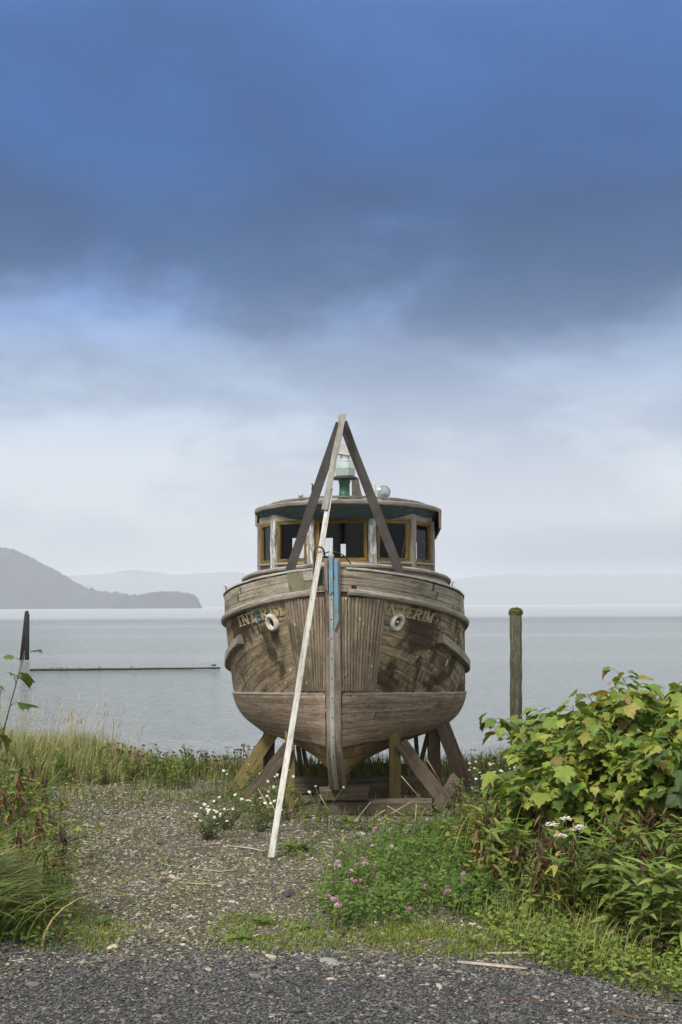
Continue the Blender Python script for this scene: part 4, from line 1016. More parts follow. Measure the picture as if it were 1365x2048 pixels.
if 'group' in o: del o['group']
# ================================================================== plants
rv=np.random.default_rng(21)
def unit(v): return v/np.maximum(np.linalg.norm(v,axis=-1,keepdims=True),1e-9)
def leafM(head,nrm,size,wid=1.0):
    """matrices that lay a template leaf (base at 0, tip along +Y, face +Z) along head with face nrm"""
    h=unit(np.asarray(head,float)); n=np.asarray(nrm,float); n=unit(n-h*np.sum(n*h,-1,keepdims=True)); s=np.cross(h,n)
    size=np.asarray(size,float).reshape(-1,1)
    return np.stack([s*size*np.asarray(wid,float).reshape(-1,1),h*size,n*size],-1)
def fan_leaf(half,cz=(0,.42),fold=.18,cup=.45,droop=.55):
    pts=[(x,y) for x,y in half]+[(-x,y) for x,y in half[::-1] if x>1e-6]
    f=lambda x,y:(abs(x)*fold-cup*x*x-droop*max(0,y-.25)**2)
    V=[(cz[0],cz[1],f(*cz)-.02)]+[(x,y,f(x,y)+.02*math.sin(9*y+5*x)) for x,y in pts]; n=len(pts)
    return np.array(V),[(0,1+i,1+(i+1)%n) for i in range(n)]
LF_broad=fan_leaf([(0,.06),(.14,-.03),(.30,.02),(.36,.10),(.53,.17),(.50,.27),(.40,.36),(.47,.44),(.60,.62),(.50,.66),(.42,.72),(.28,.68),(.26,.80),(.17,.92),(.10,.94),(0,1.08)])
LF_broad2=fan_leaf([(0,.06),(.14,-.03),(.30,.02),(.36,.10),(.53,.17),(.50,.27),(.40,.36),(.47,.44),(.60,.62),(.50,.66),(.42,.72),(.28,.68),(.26,.80),(.17,.92),(.10,.94),(0,1.08)],fold=.42,cup=.2,droop=1.0)
LF_broad3=fan_leaf([(0,.04),(.16,0),(.30,.12),(.40,.22),(.44,.38),(.36,.46),(.42,.58),(.34,.66),(.22,.70),(.16,.86),(0,1.04)],fold=-.10,cup=.9,droop=.3)
LF_oval=fan_leaf([(0,0),(.16,.12),(.27,.35),(.26,.6),(.15,.85),(0,1.0)],fold=.2)
def strip_leaf(ws,ys,droop=.3,fold=.25):
    V=[];Fc=[]
    for i,(w,y) in enumerate(zip(ws,ys)):
        z=-droop*y*y; V+=[(-w,y,z+fold*w),(0,y,z),(w,y,z+fold*w)]
    for i in range(len(ws)-1):
        a=i*3; Fc+=[(a,a+1,a+4,a+3),(a+1,a+2,a+5,a+4)]
    return np.array(V),Fc
LF_lance=strip_leaf([.01,.085,.115,.09,.045,.004],[0,.15,.38,.62,.84,1.0])
LF_curl=strip_leaf([.01,.07,.08,.07,.05,.01],[0,.18,.38,.58,.74,.84],droop=1.1,fold=.9)
def palette(cols,n,jit=.18,w=None):
    cols=np.array(cols); i=rv.choice(len(cols),n,p=w); c=cols[i]*rv.uniform(1-jit,1+jit,(n,1)); return c*rv.uniform(.94,1.06,(n,3))
GREEN=[(.10,.16,.027),(.14,.20,.033),(.185,.23,.042),(.075,.125,.023)]
YEL=[(.25,.25,.045),(.28,.23,.05),(.20,.23,.04)]
RUST=[(.115,.06,.032),(.075,.043,.026),(.15,.09,.04),(.055,.036,.025)]
STRAW=[(.36,.29,.15),(.29,.24,.12),(.42,.35,.20)]
LYME=[(.20,.23,.09),(.28,.27,.11),(.14,.19,.075),(.36,.31,.15),(.23,.25,.09)]
def blades(mb,base,h,lean,bend,w,col,rows=5,tipc=None):
    """grass blades: base (N,3), height, lean azimuth, bend 0..1.3, width"""
    N=len(base); t=np.linspace(0,1,rows)
    dirv=np.stack([np.cos(lean),np.sin(lean),0*lean],1); side=np.stack([-np.sin(lean+.6),np.cos(lean+.6),0*lean],1)
    up=h[:,None]*(t*1.0-.42*np.minimum(bend,1.4)[:,None]*t**2.2); out=h[:,None]*bend[:,None]*.75*t**1.8
    c=base[:,None,:]+dirv[:,None,:]*out[...,None]; c[...,2]+=up
    wd=(w[:,None]*(1-t)**.7*.5)[...,None]*side[:,None,:]
    V=np.stack([c-wd,c+wd],2).reshape(-1,3); k=rows*2
    q=[(2*i,2*i+1,2*i+3,2*i+2) for i in range(rows-1)]
    mb.fa.append((((mb.n+np.arange(N)*k)[:,None,None]+np.array(q)[None]).reshape(-1,4),True))
    mb.v.append(V); mb.n+=N*k; cc=np.repeat(col,k,axis=0)
    mb.c.append(cc); mb.uv.append(np.zeros((N*k,2)))
def onpix(n,x0,x1,y0_,y1_):
    """random ground points seen inside that photo rectangle (the ground taken flat), uniform over the ground"""
    d0=2.65*F/(y1_-HY);d1=2.65*F/(y0_-HY); D=np.sqrt(rv.uniform(d0**2,d1**2,n)); px=rv.uniform(x0,x1,n)
    X=(px-682.5)/F*D; return X,D
def onpoly(n,poly,jx=22,jy=9):
    """ground points inside a photo polygon, thinning out across its edge"""
    q=np.array(poly,float); X,D=onpix(n,q[:,0].min()-40,q[:,0].max()+40,q[:,1].min()-15,min(q[:,1].max()+15,2040))
    px=682.5+X/D*F+rv.normal(0,jx,n)+26*vnoise(X*1.0,D,3.1); py=HY+2.65*F/D+rv.normal(0,jy,n)+10*vnoise(X+4,D,2.7); ins=np.zeros(n,bool); m=len(q)
    for i in range(m):
        (x1,y1),(x2,y2)=q[i],q[(i+1)%m]; c=((y1>py)!=(y2>py))&(px<(x2-x1)*(py-y1)/((y2-y1) if y2!=y1 else 1e-9)+x1); ins^=c
    return X[ins],D[ins]
CLV=[(640,1795),(690,1742),(760,1692),(800,1665),(930,1650),(1000,1700),(1000,1850),(870,1828),(760,1862),(665,1862)]
def ground_pts(X,Y): return np.stack([X,Y,gz(X,Y)],1)
M_leafy=M_leaf
M_grass=leafmat('grass_blade',.6,.25,.2)
M_stalk=leafmat('stalk',.7,.05,.2)
# ---------------------------------------------------------------- grass and ground cover (uncountable)
def grass(name,X,Y,h,w,cols,wts=None,bend=(.1,.9),lean=None,rows=4,dz=-.01):
    n=len(X); mb=MB(); b=ground_pts(X,Y); b[:,2]+=dz
    blades(mb,b,rv.uniform(*h,n) if isinstance(h,tuple) else h,rv.uniform(0,6.283,n) if lean is None else rv.normal(lean[0],lean[1],n),rv.uniform(*bend,n),rv.uniform(.7,1.3,n)*w,palette(cols,n,.25,wts),rows)
    return tag(mb.build(name,M_grass),kind='stuff')
# shore grass along the back edge
X=np.concatenate([rv.uniform(-7.5,-3.2,6500),rv.uniform(-3.4,5.5,4200)]); Y=np.concatenate([rv.uniform(18.6,21.8,6500),rv.uniform(19.0,22.0,4200)])
hh=np.concatenate([rv.uniform(.22,.52,6500)*(1-.35*sstep(-4.4,-3.2,X[:6500])),rv.uniform(.10,.30,4200)*(1+.8*sstep(1.5,3.5,X[6500:]))])
grass('shore_grass',X[:6500],Y[:6500],hh[:6500],.014,LYME,None,(.1,.7),(.3,1.4),5); grass('shore_grass',X[6500:],Y[6500:],hh[6500:],.014,LYME+YEL+[(.26,.30,.07),(.22,.28,.06)]*2,None,(.1,.8),None,4)  # second strip, behind the boat: brighter blade colours make up for the hull's shadow
X=rv.uniform(-5.4,3.2,4200);Y=rv.uniform(16.6,20.6,4200); keep=np.abs(vnoise(X,Y,1.3))<.55; grass('weedy_grass',X[keep],Y[keep],(.08,.26),.012,LYME+GREEN,None,(.1,.9))
# tussocks of long grass at the near left verge
X=rv.normal(-2.98,.25,1050);Y=rv.uniform(9.6,11.0,1050); X=X-.25*(Y-9.6)
grass('long_grass',X,Y,(.35,.85),.026,[(.10,.16,.03),(.14,.20,.045),(.08,.13,.028),(.18,.22,.06),(.12,.17,.04)]+STRAW[:1],None,(.8,1.6),(-.3,.8),7)
X=rv.normal(-3.0,.35,2200);Y=rv.uniform(9.6,12.0,2200); grass('long_grass',X-.25*(Y-9.6),Y,(.12,.34),.010,GREEN+[(.05,.085,.02)]*3,None,(.3,1.2))
Y=rv.uniform(11.2,18.6,3800); X=-2.7-.28*(Y-11.5)-rv.uniform(0,1,3800)**1.2*2.2+.15*vnoise(Y,Y,2.0)
grass('verge_grass',X,Y,(.12,.42),.012,GREEN+LYME+STRAW[:2],None,(.2,1.1))
# short turf
tx=[];ty=[]
for n,a in((14000,[(20,1915),(30,1810),(120,1800),(215,1838),(285,1880),(240,1912)]),(22000,[(395,1880),(450,1835),(640,1828),(700,1868),(870,1850),(930,1905),(600,1918),(480,1902)]),(9000,[(640,1915),(680,1865),(800,1852),(1010,1850),(1020,1925)]),(26000,[(830,1912),(960,1850),(1430,1840),(1430,2040),(1330,2010),(1180,1985),(1040,1945)]),(3500,[(960,1860),(1000,1780),(1365,1780),(1365,1860)]),(1800,[(520,1725),(560,1690),(690,1690),(720,1730)]),(1500,[(560,1715),(600,1660),(760,1655),(770,1715)]),(1500,[(60,1590),(60,1552),(460,1552),(460,1585)])):
    x,y=onpoly(n,a); n=len(x); m=vnoise(x,y,2.6)+.55*vnoise(x+7,y,6.5)>rv.uniform(-.75,.55,n); tx.append(x[m]);ty.append(y[m])
X=np.concatenate(tx);Y=np.concatenate(ty); m=Y>np.array([road_edge(float(np.clip(x,-6,4))) for x in X])+rv.normal(.05,.07,len(X)); X=X[m];Y=Y[m]
grass('turf',X,Y,(.025,.085),.008,GREEN+[(.20,.25,.04),(.25,.27,.06),(.18,.23,.035),(.22,.25,.05)],None,(.2,1.2),rows=3)
x,y=onpix(30000,60,1000,1560,1880); m=(vnoise(x,y,1.9)+.7*vnoise(x+3,y+9,5))>.12; grass('path_grass',x[m],y[m],(.02,.085),.007,GREEN+YEL[:1]+LYME[:2],None,(.2,1.2),rows=3)
X,Y=onpoly(2600,[(960,1880),(1000,1790),(1365,1780),(1365,1960),(1150,1950)]); m=vnoise(X,Y,2.2)>-.15; grass('verge_grass',X[m],Y[m],(.14,.42),.009,GREEN+LYME+[(.22,.27,.06)]*3,None,(.15,1.0),rows=5)
X,Y=onpoly(700,[(940,1760),(1000,1600),(1365,1560),(1365,1780)]); X=np.concatenate([X,X+.1]);Y=np.concatenate([Y,Y-.1]); grass('verge_grass',X,Y,(.4,.95),.011,LYME+STRAW[:1]+[(.22,.27,.06),(.18,.24,.045)]*3,None,(.3,1.2),rows=6)
# meadow to either side, beyond the picture's edges
X=np.concatenate([rv.uniform(3.0,12,14000),rv.uniform(-12,-4.2,9000)]);Y=np.concatenate([rv.uniform(8.6,20,14000),rv.uniform(9.6,19.5,9000)]); grass('meadow_grass',X,Y,(.15,.45),.013,GREEN+LYME+[(.20,.25,.05)]*2,None,(.2,1.1))
# small-leaved carpet
def carpet(name,n,rect,hmax,size,cols,tmpl=LF_oval,thr=-9,wts=None,hfun=None):
    x,y=onpix(n,*rect) if len(rect)==4 and not hasattr(rect[0],'__len__') else onpoly(n,rect); m=(vnoise(x,y,1.6)+.5*vnoise(x+5,y,4.2))>thr+rv.normal(0,.15,len(x)); x=x[m];y=y[m]; m=y>np.array([road_edge(float(np.clip(q,-6,4))) for q in x])+.12; x=x[m];y=y[m]; N=len(x)
    p=ground_pts(x,y); h=rv.uniform(0,1,N)**.8*hmax*(1+.5*vnoise(x,y,3)); p[:,2]+=np.maximum(h,.004)
    a=rv.uniform(0,6.283,N); head=np.stack([np.cos(a),np.sin(a),rv.uniform(-.35,.5,N)],1); nr=np.stack([rv.normal(0,.4,N),rv.normal(-.25,.4,N),np.ones(N)],1)
    mb=MB(); mb.inst(tmpl[0],tmpl[1],leafM(head,nr,rv.uniform(.7,1.3,N)*size),p,palette(cols,N,.25,wts)); return tag(mb.build(name,M_leafy),kind='stuff')
carpet('ground_cover',11000,[(960,1800),(1000,1770),(1430,1770),(1430,2030),(1300,1990),(1120,1950),(1000,1890)],.12,.045,GREEN+YEL[:1]+[(.14,.20,.035),(.17,.22,.04)]*2,thr=-.55)
carpet('undergrowth',12000,[(930,1640),(1000,1600),(1430,1600),(1430,1850),(1060,1850),(960,1790),(900,1700)],.24,.062,GREEN+RUST[:2]+YEL[:2]+[(.16,.21,.04)]*2,thr=-.9)
carpet('undergrowth',4500,[(960,1600),(1010,1565),(1430,1560),(1430,1680),(950,1680)],.40,.075,GREEN+RUST[:2]+[(.05,.085,.02)]*2)
carpet('undergrowth',3800,[(-60,1600),(60,1620),(115,1760),(95,1900),(-60,1900)],.26,.05,GREEN+RUST+[(.04,.07,.018)]*2,LF_lance)
carpet('ground_cover',1500,(-40,140,1720,1905),.12,.045,GREEN+RUST[:1])
carpet('clover_cover',16000,CLV,.20,.042,[(.06,.12,.02),(.09,.16,.025),(.12,.18,.03)],thr=-.45)
X,Y=onpoly(4200,CLV); grass('clover_grass',X,Y,(.12,.34),.010,GREEN+[(.13,.19,.04)],None,(.2,.9))
carpet('path_weeds',9000,[(150,1570),(560,1570),(700,1700),(640,1800),(860,1900),(280,1900),(160,1750)],.022,.026,GREEN+LYME[:2],thr=.42)
carpet('ground_cover',2200,(380,560,1585,1680),.10,.05,[(.07,.10,.03),(.10,.13,.035),(.05,.075,.02)],LF_lance,thr=-.1)
# ---------------------------------------------------------------- broad-leaved shrubs on the right bank
def curve_pts(p0,d0,L,droop,n=9,wob=.03):
    p=Vector(p0);d=Vector(d0).normalized();out=[p.copy()]
    for i in range(n):
        d=(d+Vector((rv.normal(0,wob),rv.normal(0,wob),-droop/n))).normalized(); p=p+d*(L/n); out.append(p.copy())
    return out
def broad_shrub(label,base,height,nst,nleaf,ls,cols,wts,group=None,spread=.55,dirs=None,tmpl=LF_broad,name='broad_leaved_shrub',leaft=.32):
    base=Vector(base); root=empty(name,base,0,label,'shrub',group)
    mbl=MB(); HP=[];HN=[];HH=[]
    for s in range(nst):
        a=rv.uniform(0,6.283) if dirs is None else dirs[s%len(dirs)]+rv.normal(0,.25); tilt=rv.uniform(.10,spread)
        L=height*rv.uniform(.82,1.12)/math.cos(tilt*.7)
        pts=curve_pts((rv.normal(0,.06),rv.normal(0,.06),-.03),(math.cos(a)*math.sin(tilt),math.sin(a)*math.sin(tilt),math.cos(tilt)),L,.55)
        mb=MB(); tube(mb,pts,np.linspace(.011,.004,len(pts)),5,c=(.11,.085,.04)); 
        k=int(nleaf/nst)
        tips=[]
        for i in range(k):
            t=leaft+(1-leaft)*((i+rv.uniform(0,1))/k)**.8; f=t*(len(pts)-1); j=min(int(f),len(pts)-2); p=pts[j].lerp(pts[j+1],f-j)
            az=i*2.4+rv.uniform(-.5,.5); pl=ls*rv.uniform(.6,1.5)*(1.15-.4*t)
            o=Vector((math.cos(az),math.sin(az),rv.uniform(.1,.7))); e=p+o*pl
            if i%2==0: tube(mb,[p,p+o*pl*.5+Vector((0,0,.01)),e],.0028,4,c=(.12,.12,.04))
            HP.append(e); hd=Vector((math.cos(az),math.sin(az),rv.uniform(-.8,.25))); HH.append(hd); HN.append(Vector((math.cos(az)*.25+rv.normal(0,.27),math.sin(az)*.25+rv.normal(0,.27),1)))
        mb.build('stem',M_stalk,root)
    N=len(HP); TS=[LF_broad,LF_broad2,LF_broad3,LF_broad] if tmpl is LF_broad else [tmpl]; kk=rv.integers(0,len(TS),N); MM=leafM(np.array(HH),np.array(HN),ls*np.clip(rv.lognormal(0,.28,N),.45,1.35),rv.uniform(.8,1.12,N)); PP=np.array(HP); CC=palette(cols,N,.24,wts)
    for q,T in enumerate(TS): mbl.inst(T[0],T[1],MM[kk==q],PP[kk==q],CC[kk==q])
    mbl.build('foliage',M_leafy,root); return root
BR=[(.16,.225,.034),(.105,.17,.028),(.215,.26,.045),(.27,.28,.055),(.075,.125,.022),(.25,.20,.06),(.14,.09,.04)]
WB=np.array([.26,.20,.24,.16,.10,.03,.01]); WB/=WB.sum()
sh=[(1122,1400,13.9,'broad-leaved green shrub reaching over the mossy piling','',120),(1140,1352,13.7,'tall green shrub just behind the piling with the highest sprig','',120),
(1165,1378,13.3,0,0,120),(1228,1358,13.9,0,0,120),(1292,1352,13.5,0,0,120),(1352,1338,12.9,0,0,130),(1425,1328,13.0,0,0,120),(1392,1335,12.5,0,0,120),(1125,1465,12.7,0,0,110),(1150,1440,12.5,0,0,120),(1218,1432,12.3,0,0,120),(1285,1425,12.2,0,0,120),(1350,1425,12.0,0,0,120),(1160,1530,12.2,0,0,70),(1225,1520,12.0,0,0,70),(1310,1515,11.8,0,0,80),(1390,1500,11.8,0,0,90),(1440,1420,12.2,0,0,90),(1112,1515,13.3,'low broad-leaved shrub at the near foot of the mossy piling','',70)]
for px,py,D,lb,_,nl in sh:
    t_=P(px,py,D); g_=float(gz(t_.x,D)); H=t_.z-g_
    broad_shrub(lb or 'yellow green shrub with large lobed leaves in the dense bank of shrubs',(t_.x,D,g_),H*.93,6,int(nl*2.6),.142 if D>12.4 else .132,BR,WB,None if lb else 'broad-leaved shrubs massed on the right bank',.6)
# large-leaved plant at the near right edge
t_=P(1335,1745,9.6); g_=float(gz(t_.x,9.6))
broad_shrub('low plant with a few very large drooping lobed leaves above the willowy clump',(t_.x+.05,9.75,g_),.62,5,34,.20,[(.13,.18,.035),(.17,.20,.06),(.10,.14,.035)],None,None,.8)
t_=P(1340,1590,10.8); broad_shrub('dark green shrub with big pointed leaves over the rusty weeds',(t_.x+.25,10.9,float(gz(t_.x+.25,10.9))),.95,4,40,.19,[(.06,.11,.03),(.085,.14,.04)],None,None,.7)
# sprig leaning in at the left edge
broad_shrub('tall stalk with broad leaves leaning in at the left edge of the path',(P(-78,1900,9.9).x,9.9,float(gz(P(-78,1900,9.9).x,9.9))),2.1,3,44,.12,[(.07,.10,.02),(.10,.13,.03),(.12,.14,.03)],None,None,.16,[0.1,-.4])
broad_shrub('dark leafy plant in the shade right of the clover',(P(985,1800,10.9).x,11.0,float(gz(P(985,1800,10.9).x,11.0))),.32,7,90,.085,[(.035,.075,.018),(.05,.10,.025),(.07,.12,.03)],None,None,1.0,tmpl=LF_oval,leaft=.15)
# ---------------------------------------------------------------- narrow-leaved weeds, built once per look, copied
def weed_proto(kind):
    h={'green':.62,'yellow':.55,'rusty':.70,'willow':.68}[kind]; pts=curve_pts((0,0,-.03),(rv.normal(0,.12),rv.normal(0,.12),1),h,.12,8,.05)
    st=MB(); tube(st,pts,np.linspace(.0065,.0025,len(pts)),5,c={'green':(.11,.12,.04),'yellow':(.20,.16,.06),'rusty':(.12,.05,.03),'willow':(.14,.15,.05)}[kind])
    n={'green':34,'yellow':30,'rusty':40,'willow':38}[kind]; HP=[];HH=[];HN=[];C_=[]
    for i in range(n):
        t=.08+.92*(i+rv.uniform(0,1))/n; f=t*(len(pts)-1); j=min(int(f),len(pts)-2); HP.append(pts[j].lerp(pts[j+1],f-j)); az=i*2.4+rv.uniform(-.4,.4); el=rv.uniform(-.2,.8) if kind!='rusty' else rv.uniform(-1.0,.6)
        HH.append((math.cos(az),math.sin(az),el)); HN.append((-math.cos(az)*.5+rv.normal(0,.3),-math.sin(az)*.5+rv.normal(0,.3),1))
        if kind=='rusty': C_.append((RUST if rv.random()<.62 else GREEN+YEL)[rv.integers(4)])
        elif kind=='yellow': C_.append((YEL*2)[rv.integers(4)] if rv.random()<.45 else GREEN[rv.integers(4)])
        elif kind=='willow': C_.append(RUST[rv.integers(4)] if t<.25 and rv.random()<.6 else [(.16,.235,.045),(.20,.26,.06),(.25,.28,.07),(.13,.20,.045)][rv.integers(4)])
        else: C_.append(GREEN[rv.integers(4)])
    ls={'green':.13,'yellow':.13,'rusty':.12,'willow':.19}[kind]
    lf=MB(); T=LF_curl if kind=='rusty' else LF_lance; cc=np.array(C_)*rv.uniform(.8,1.2,(n,1)); lf.inst(T[0],T[1],leafM(np.array(HH),np.array(HN),ls*rv.uniform(.6,1.25,n)*(1 if True else 1),rv.uniform(.9,1.5,n)),np.array([tuple(p) for p in HP]),cc)
    return st,lf
protos={}
NMW={'green':'leafy_weed','yellow':'yellowing_weed','rusty':'withered_weed','willow':'willowy_weed'}
def place_weeds(kind,pts,scales,label,group):
    for i,((x,y),s) in enumerate(zip(pts,scales)):
        pr=protos.setdefault(kind,[])
        root=empty(NMW[kind],(x,y,float(gz(x,y))),rv.uniform(0,6.28),label,'weed',group); root.scale=(s,s,s*rv.uniform(.9,1.15))
        root.rotation_euler=(rv.normal(0,.12),rv.normal(0,.12),rv.uniform(0,6.28))
        if len(pr)<4:
            st,lf=weed_proto(kind); a=st.build('stem',M_stalk,root); b=lf.build('foliage',M_leafy,root); pr.append((a,b))
        else:
            for o in pr[rv.integers(4)]:
                c=o.copy(); c.parent=root; COL.objects.link(c)
def scatter(n,rect,right=None):
    x,y=onpoly(n*12,[(-60,1590),(45,1580),(80,1640),(150,1745),(105,1860),(-60,1860)],8,5); k=rv.permutation(len(x))[:n]; return list(zip(x[k].tolist(),y[k].tolist()))
def bank(n,lo=0.0):
    px=rv.uniform(945,1400,n); near=np.interp(px,[925,1000,1090,1400],[12.6,11.2,10.35,10.2])+lo; far=np.interp(px,[925,1000,1090,1400],[14.6,13.0,11.9,11.5]); D=near+(far-near)*rv.uniform(0,1,n)
    return list(zip(((px-682.5)/F*D).tolist(),D.tolist()))
place_weeds('rusty',bank(64),rv.uniform(.7,1.15,64),'withered red brown weed in the rusty patch below the shrubs','withered weeds on the right bank')
place_weeds('willow',bank(34),rv.uniform(.55,.9,34),'light green weed with long leaves among withered ones on the right bank','light green weeds on the right bank')
place_weeds('green',bank(62),rv.uniform(.6,1.15,62),'green narrow-leaved weed among withered ones on the right bank','green weeds on the right bank')
place_weeds('yellow',bank(52),rv.uniform(.6,1.15,52),'yellowing weed among the withered ones on the right bank','yellowing weeds on the right bank')
place_weeds('willow',[(P(px,1900,D).x,D) for px,D in((1235,9.75),(1262,9.55),(1290,9.7),(1312,9.4),(1340,9.6),(1362,9.35),(1248,9.95),(1300,9.95),(1385,9.6),(1225,10.1))],rv.uniform(.8,1.15,10),'bright willowy weed in the leafy clump beside the turf at the road','willowy weeds by the road')
place_weeds('yellow',scatter(16,(-30,140,1590,1800)),rv.uniform(.6,1.1,16),'yellowing weed on the grassy left verge','yellowing weeds on the left verge')
place_weeds('rusty',scatter(18,(-30,135,1590,1850)),rv.uniform(.7,1.1,18),'withered brown weed on the grassy left verge','withered weeds on the left verge')
place_weeds('green',scatter(30,(-40,140,1600,1840)),rv.uniform(.6,1.1,30),'green narrow-leaved weed on the grassy left verge','green weeds on the left verge')
place_weeds('rusty',[(P(px,1640,D).x,D) for px,D in((40,13.8),(14,13.0))],[1.15,1.25],'tall withered weed with curled leaves against the shore grass','tall withered weeds on the left verge')
place_weeds('green',[(P(px,1600,D).x,D) for px,D in((715,14.2),(745,14.0),(770,13.6),(800,13.9),(830,13.2),(700,12.6),(760,12.2),(820,12.4),(860,12.9),(880,13.6),(900,14.6),(850,11.9),(790,11.6),(905,12.2),(930,12.9),(945,14.2))],rv.uniform(.35,.62,16),'short green weed standing in the clover beside the path','short weeds in the clover')
place_weeds('green',[(P(px,1550,D).x,D) for px,D in zip(rv.uniform(60,500,34),rv.uniform(18.3,20.2,34))],rv.uniform(.45,.85,34),'green weed mixed into the shore grass beyond the gravel','green weeds along the shore edge')
place_weeds('yellow',[(P(px,1550,D).x,D) for px,D in zip(rv.uniform(0,480,14),rv.uniform(18.0,19.6,14))],rv.uniform(.4,.7,14),'yellowing weed mixed into the shore grass beyond the gravel','yellowing weeds along the shore edge')
place_weeds('green',[(P(px,1600,D).x,D) for px,D in((318,18.2),(336,18.0),(352,18.3),(370,18.1),(328,18.5),(360,18.5),(345,17.9))],rv.uniform(.6,.85,7),'bright green leafy weed in the tuft at the far edge of the gravel','weeds in the far green tuft')
place_weeds('green',[(P(px,1600,D).x,D) for px,D in((572,13.05),(590,13.2),(605,13.0),(622,13.15))],rv.uniform(.25,.4,4),'low dark weed at the foot of the leaning plank','low weeds by the plank foot')
# dock rosettes on the gravel edge
def rosette(px,py,label,n=16,ls=.16,up=.7):
    g_=G(px,py); root=empty('leafy_rosette',g_,0,label,'weed'); a=np.arange(n)*2.4+rv.uniform(0,.4,n); el=rv.uniform(.15,up,n)
    mb=MB(); hd=np.stack([np.cos(a),np.sin(a),el],1); nr=np.stack([-np.cos(a)*.4,-np.sin(a)*.4,np.ones(n)],1); mb.inst(LF_lance[0],LF_lance[1],leafM(hd,nr,ls*rv.uniform(.7,1.2,n),1.3),np.zeros((n,3))+[0,0,.005],palette(GREEN,n)); mb.build('foliage',M_leafy,root)
    mb=MB(); tube(mb,[(0,0,-.02),(0,0,.05)],.006,5,c=(.1,.1,.04)); mb.build('stem',M_stalk,root)
rosette(485,1882,'flat leafy rosette in the turf at the road edge'); rosette(530,1850,'small leafy rosette behind the turf in the middle of the path',14,.12,1.2); rosette(605,1862,'leafy rosette at the top of the middle turf',12,.12); rosette(205,1852,'leafy rosette beside the yellow flower on the left',14,.14,1.4); rosette(320,1690,'tiny bright rosette alone on the gravel',10,.07); rosette(195,1664,'low dark rosette on the far gravel',12,.12,.4); rosette(595,1700,'wide leafy rosette at the plank foot',22,.20,.8); rosette(700,1645,'leafy rosette under the beam in front of the bow',20,.16,.9); rosette(945,1890,'upright rosette between turf and ground cover',9,.10,2)
# ---------------------------------------------------------------- flowers
def flower_mesh():
    mb=MB()
    for i in range(11):
        a=2*math.pi*i/11; c_,s_=math.cos(a),math.sin(a); V=[]
        for r_,w_,z_ in((.25,.10,.0),(.7,.19,.02),(1.0,.10,-.06)): V+=[(c_*r_-s_*w_,s_*r_+c_*w_,z_),(c_*r_+s_*w_,s_*r_-c_*w_,z_)]
        mb.add(V,[(0,1,3,2),(2,3,5,4)],c=(.72,.72,.70))
    lathe(mb,[(.0,.12),(.18,.10),(.28,.02),(.28,-.05)],n=8,c=(.55,.38,.03)); return mb
def clover_mesh():
    mb=MB(); N=26; i=np.arange(N)+.5; ph=np.arccos(1-1.75*i/N); th=2.4*i; hd=np.stack([np.sin(ph)*np.cos(th),np.sin(ph)*np.sin(th),np.cos(ph)],1)
    tv=np.array([(-.16,.0,0),(.16,.0,0),(.2,.7,.03),(0,1.0,0),(-.2,.7,.03)]); nr=np.roll(hd,1,1)+rv.normal(0,.2,(N,3)); mb.inst(tv,[(0,1,2,3,4)],leafM(hd,nr,np.full(N,.95)),hd*.15,palette([(.52,.26,.42),(.60,.38,.50),(.45,.18,.36)],N)); 
    lathe(mb,[(0,.7),(.5,.45),(.62,0),(.35,-.4),(0,-.5)],n=8,c=(.42,.22,.33)); return mb
def pale_clover():
    mb=clover_mesh(); mb.c=[c*np.array([1.15,1.75,1.3]) for c in mb.c]; return mb
FM={}
def flower(kind,root,loc,size):
    if kind not in FM:
        o={'daisy':flower_mesh,'clover':clover_mesh,'pale':pale_clover}[kind]().build('flower_head',M_leafy,root); FM[kind]=o
    else: o=FM[kind].copy(); COL.objects.link(o); o.parent=root; o.name='flower_head'
    o.location=loc; o.scale=(size,)*3
    o.rotation_euler=(rv.normal(.55,.35),rv.normal(0,.35),rv.uniform(-.5,.5)) if kind=='daisy' else (rv.normal(0,.25),rv.normal(0,.25),rv.uniform(0,6))
    return o
def daisy_plant(px,py,n,h,label,spread=.16,group=None,lean=0,small=1.0):
    g_=G(px,py); root=empty('daisy_plant',g_,0,label,'daisies',group); st=MB(); lf=MB(); HP=[];HH=[]
    for i in range(n):
        a=rv.uniform(0,6.28); r_=spread*math.sqrt(rv.uniform(.02,1)); hh_=h*rv.uniform(.62,1.1); tip=Vector((r_*math.cos(a)*1.5+lean,r_*math.sin(a),hh_)); mid=Vector((tip.x*.45,tip.y*.45,hh_*.55))
        mb=st; tube(mb,[(tip.x*.15,tip.y*.15,-.01),mid,tip],.0035,4,c=(.09,.11,.04)); flower('daisy',root,tip,.020*rv.uniform(.8,1.15)*small)
        for k in range(5):
            t=rv.uniform(.1,.8); HP.append(Vector((0,0,0)).lerp(tip,t)); b_=rv.uniform(0,6.28); HH.append((math.cos(b_),math.sin(b_),rv.uniform(.2,1.2)))
    st.build('stem',M_stalk,root); N=len(HP)
    lf.inst(LF_lance[0],LF_lance[1],leafM(np.array(HH),np.array(HH)[:,[2,0,1]]+[0,0,1],rv.uniform(.05,.11,N)),np.array([tuple(p) for p in HP]),palette([(.07,.10,.035),(.10,.13,.045),(.05,.075,.025)],N)); lf.build('foliage',M_leafy,root); return root
place_weeds('green',[(P(px,1600,D).x,D) for px,D in((628,15.2),(655,14.9),(690,15.0),(722,15.2),(750,14.9),(785,15.1),(812,14.8),(845,15.1),(868,14.9),(610,14.6))],rv.uniform(.25,.45,10),'low weed against the ground timber under the bow','low weeds under the bow')
daisy_plant(418,1682,17,.36,'white daisy clump nearest the gravel path',.20); daisy_plant(455,1660,12,.34,'white daisies behind the nearest clump',.2)
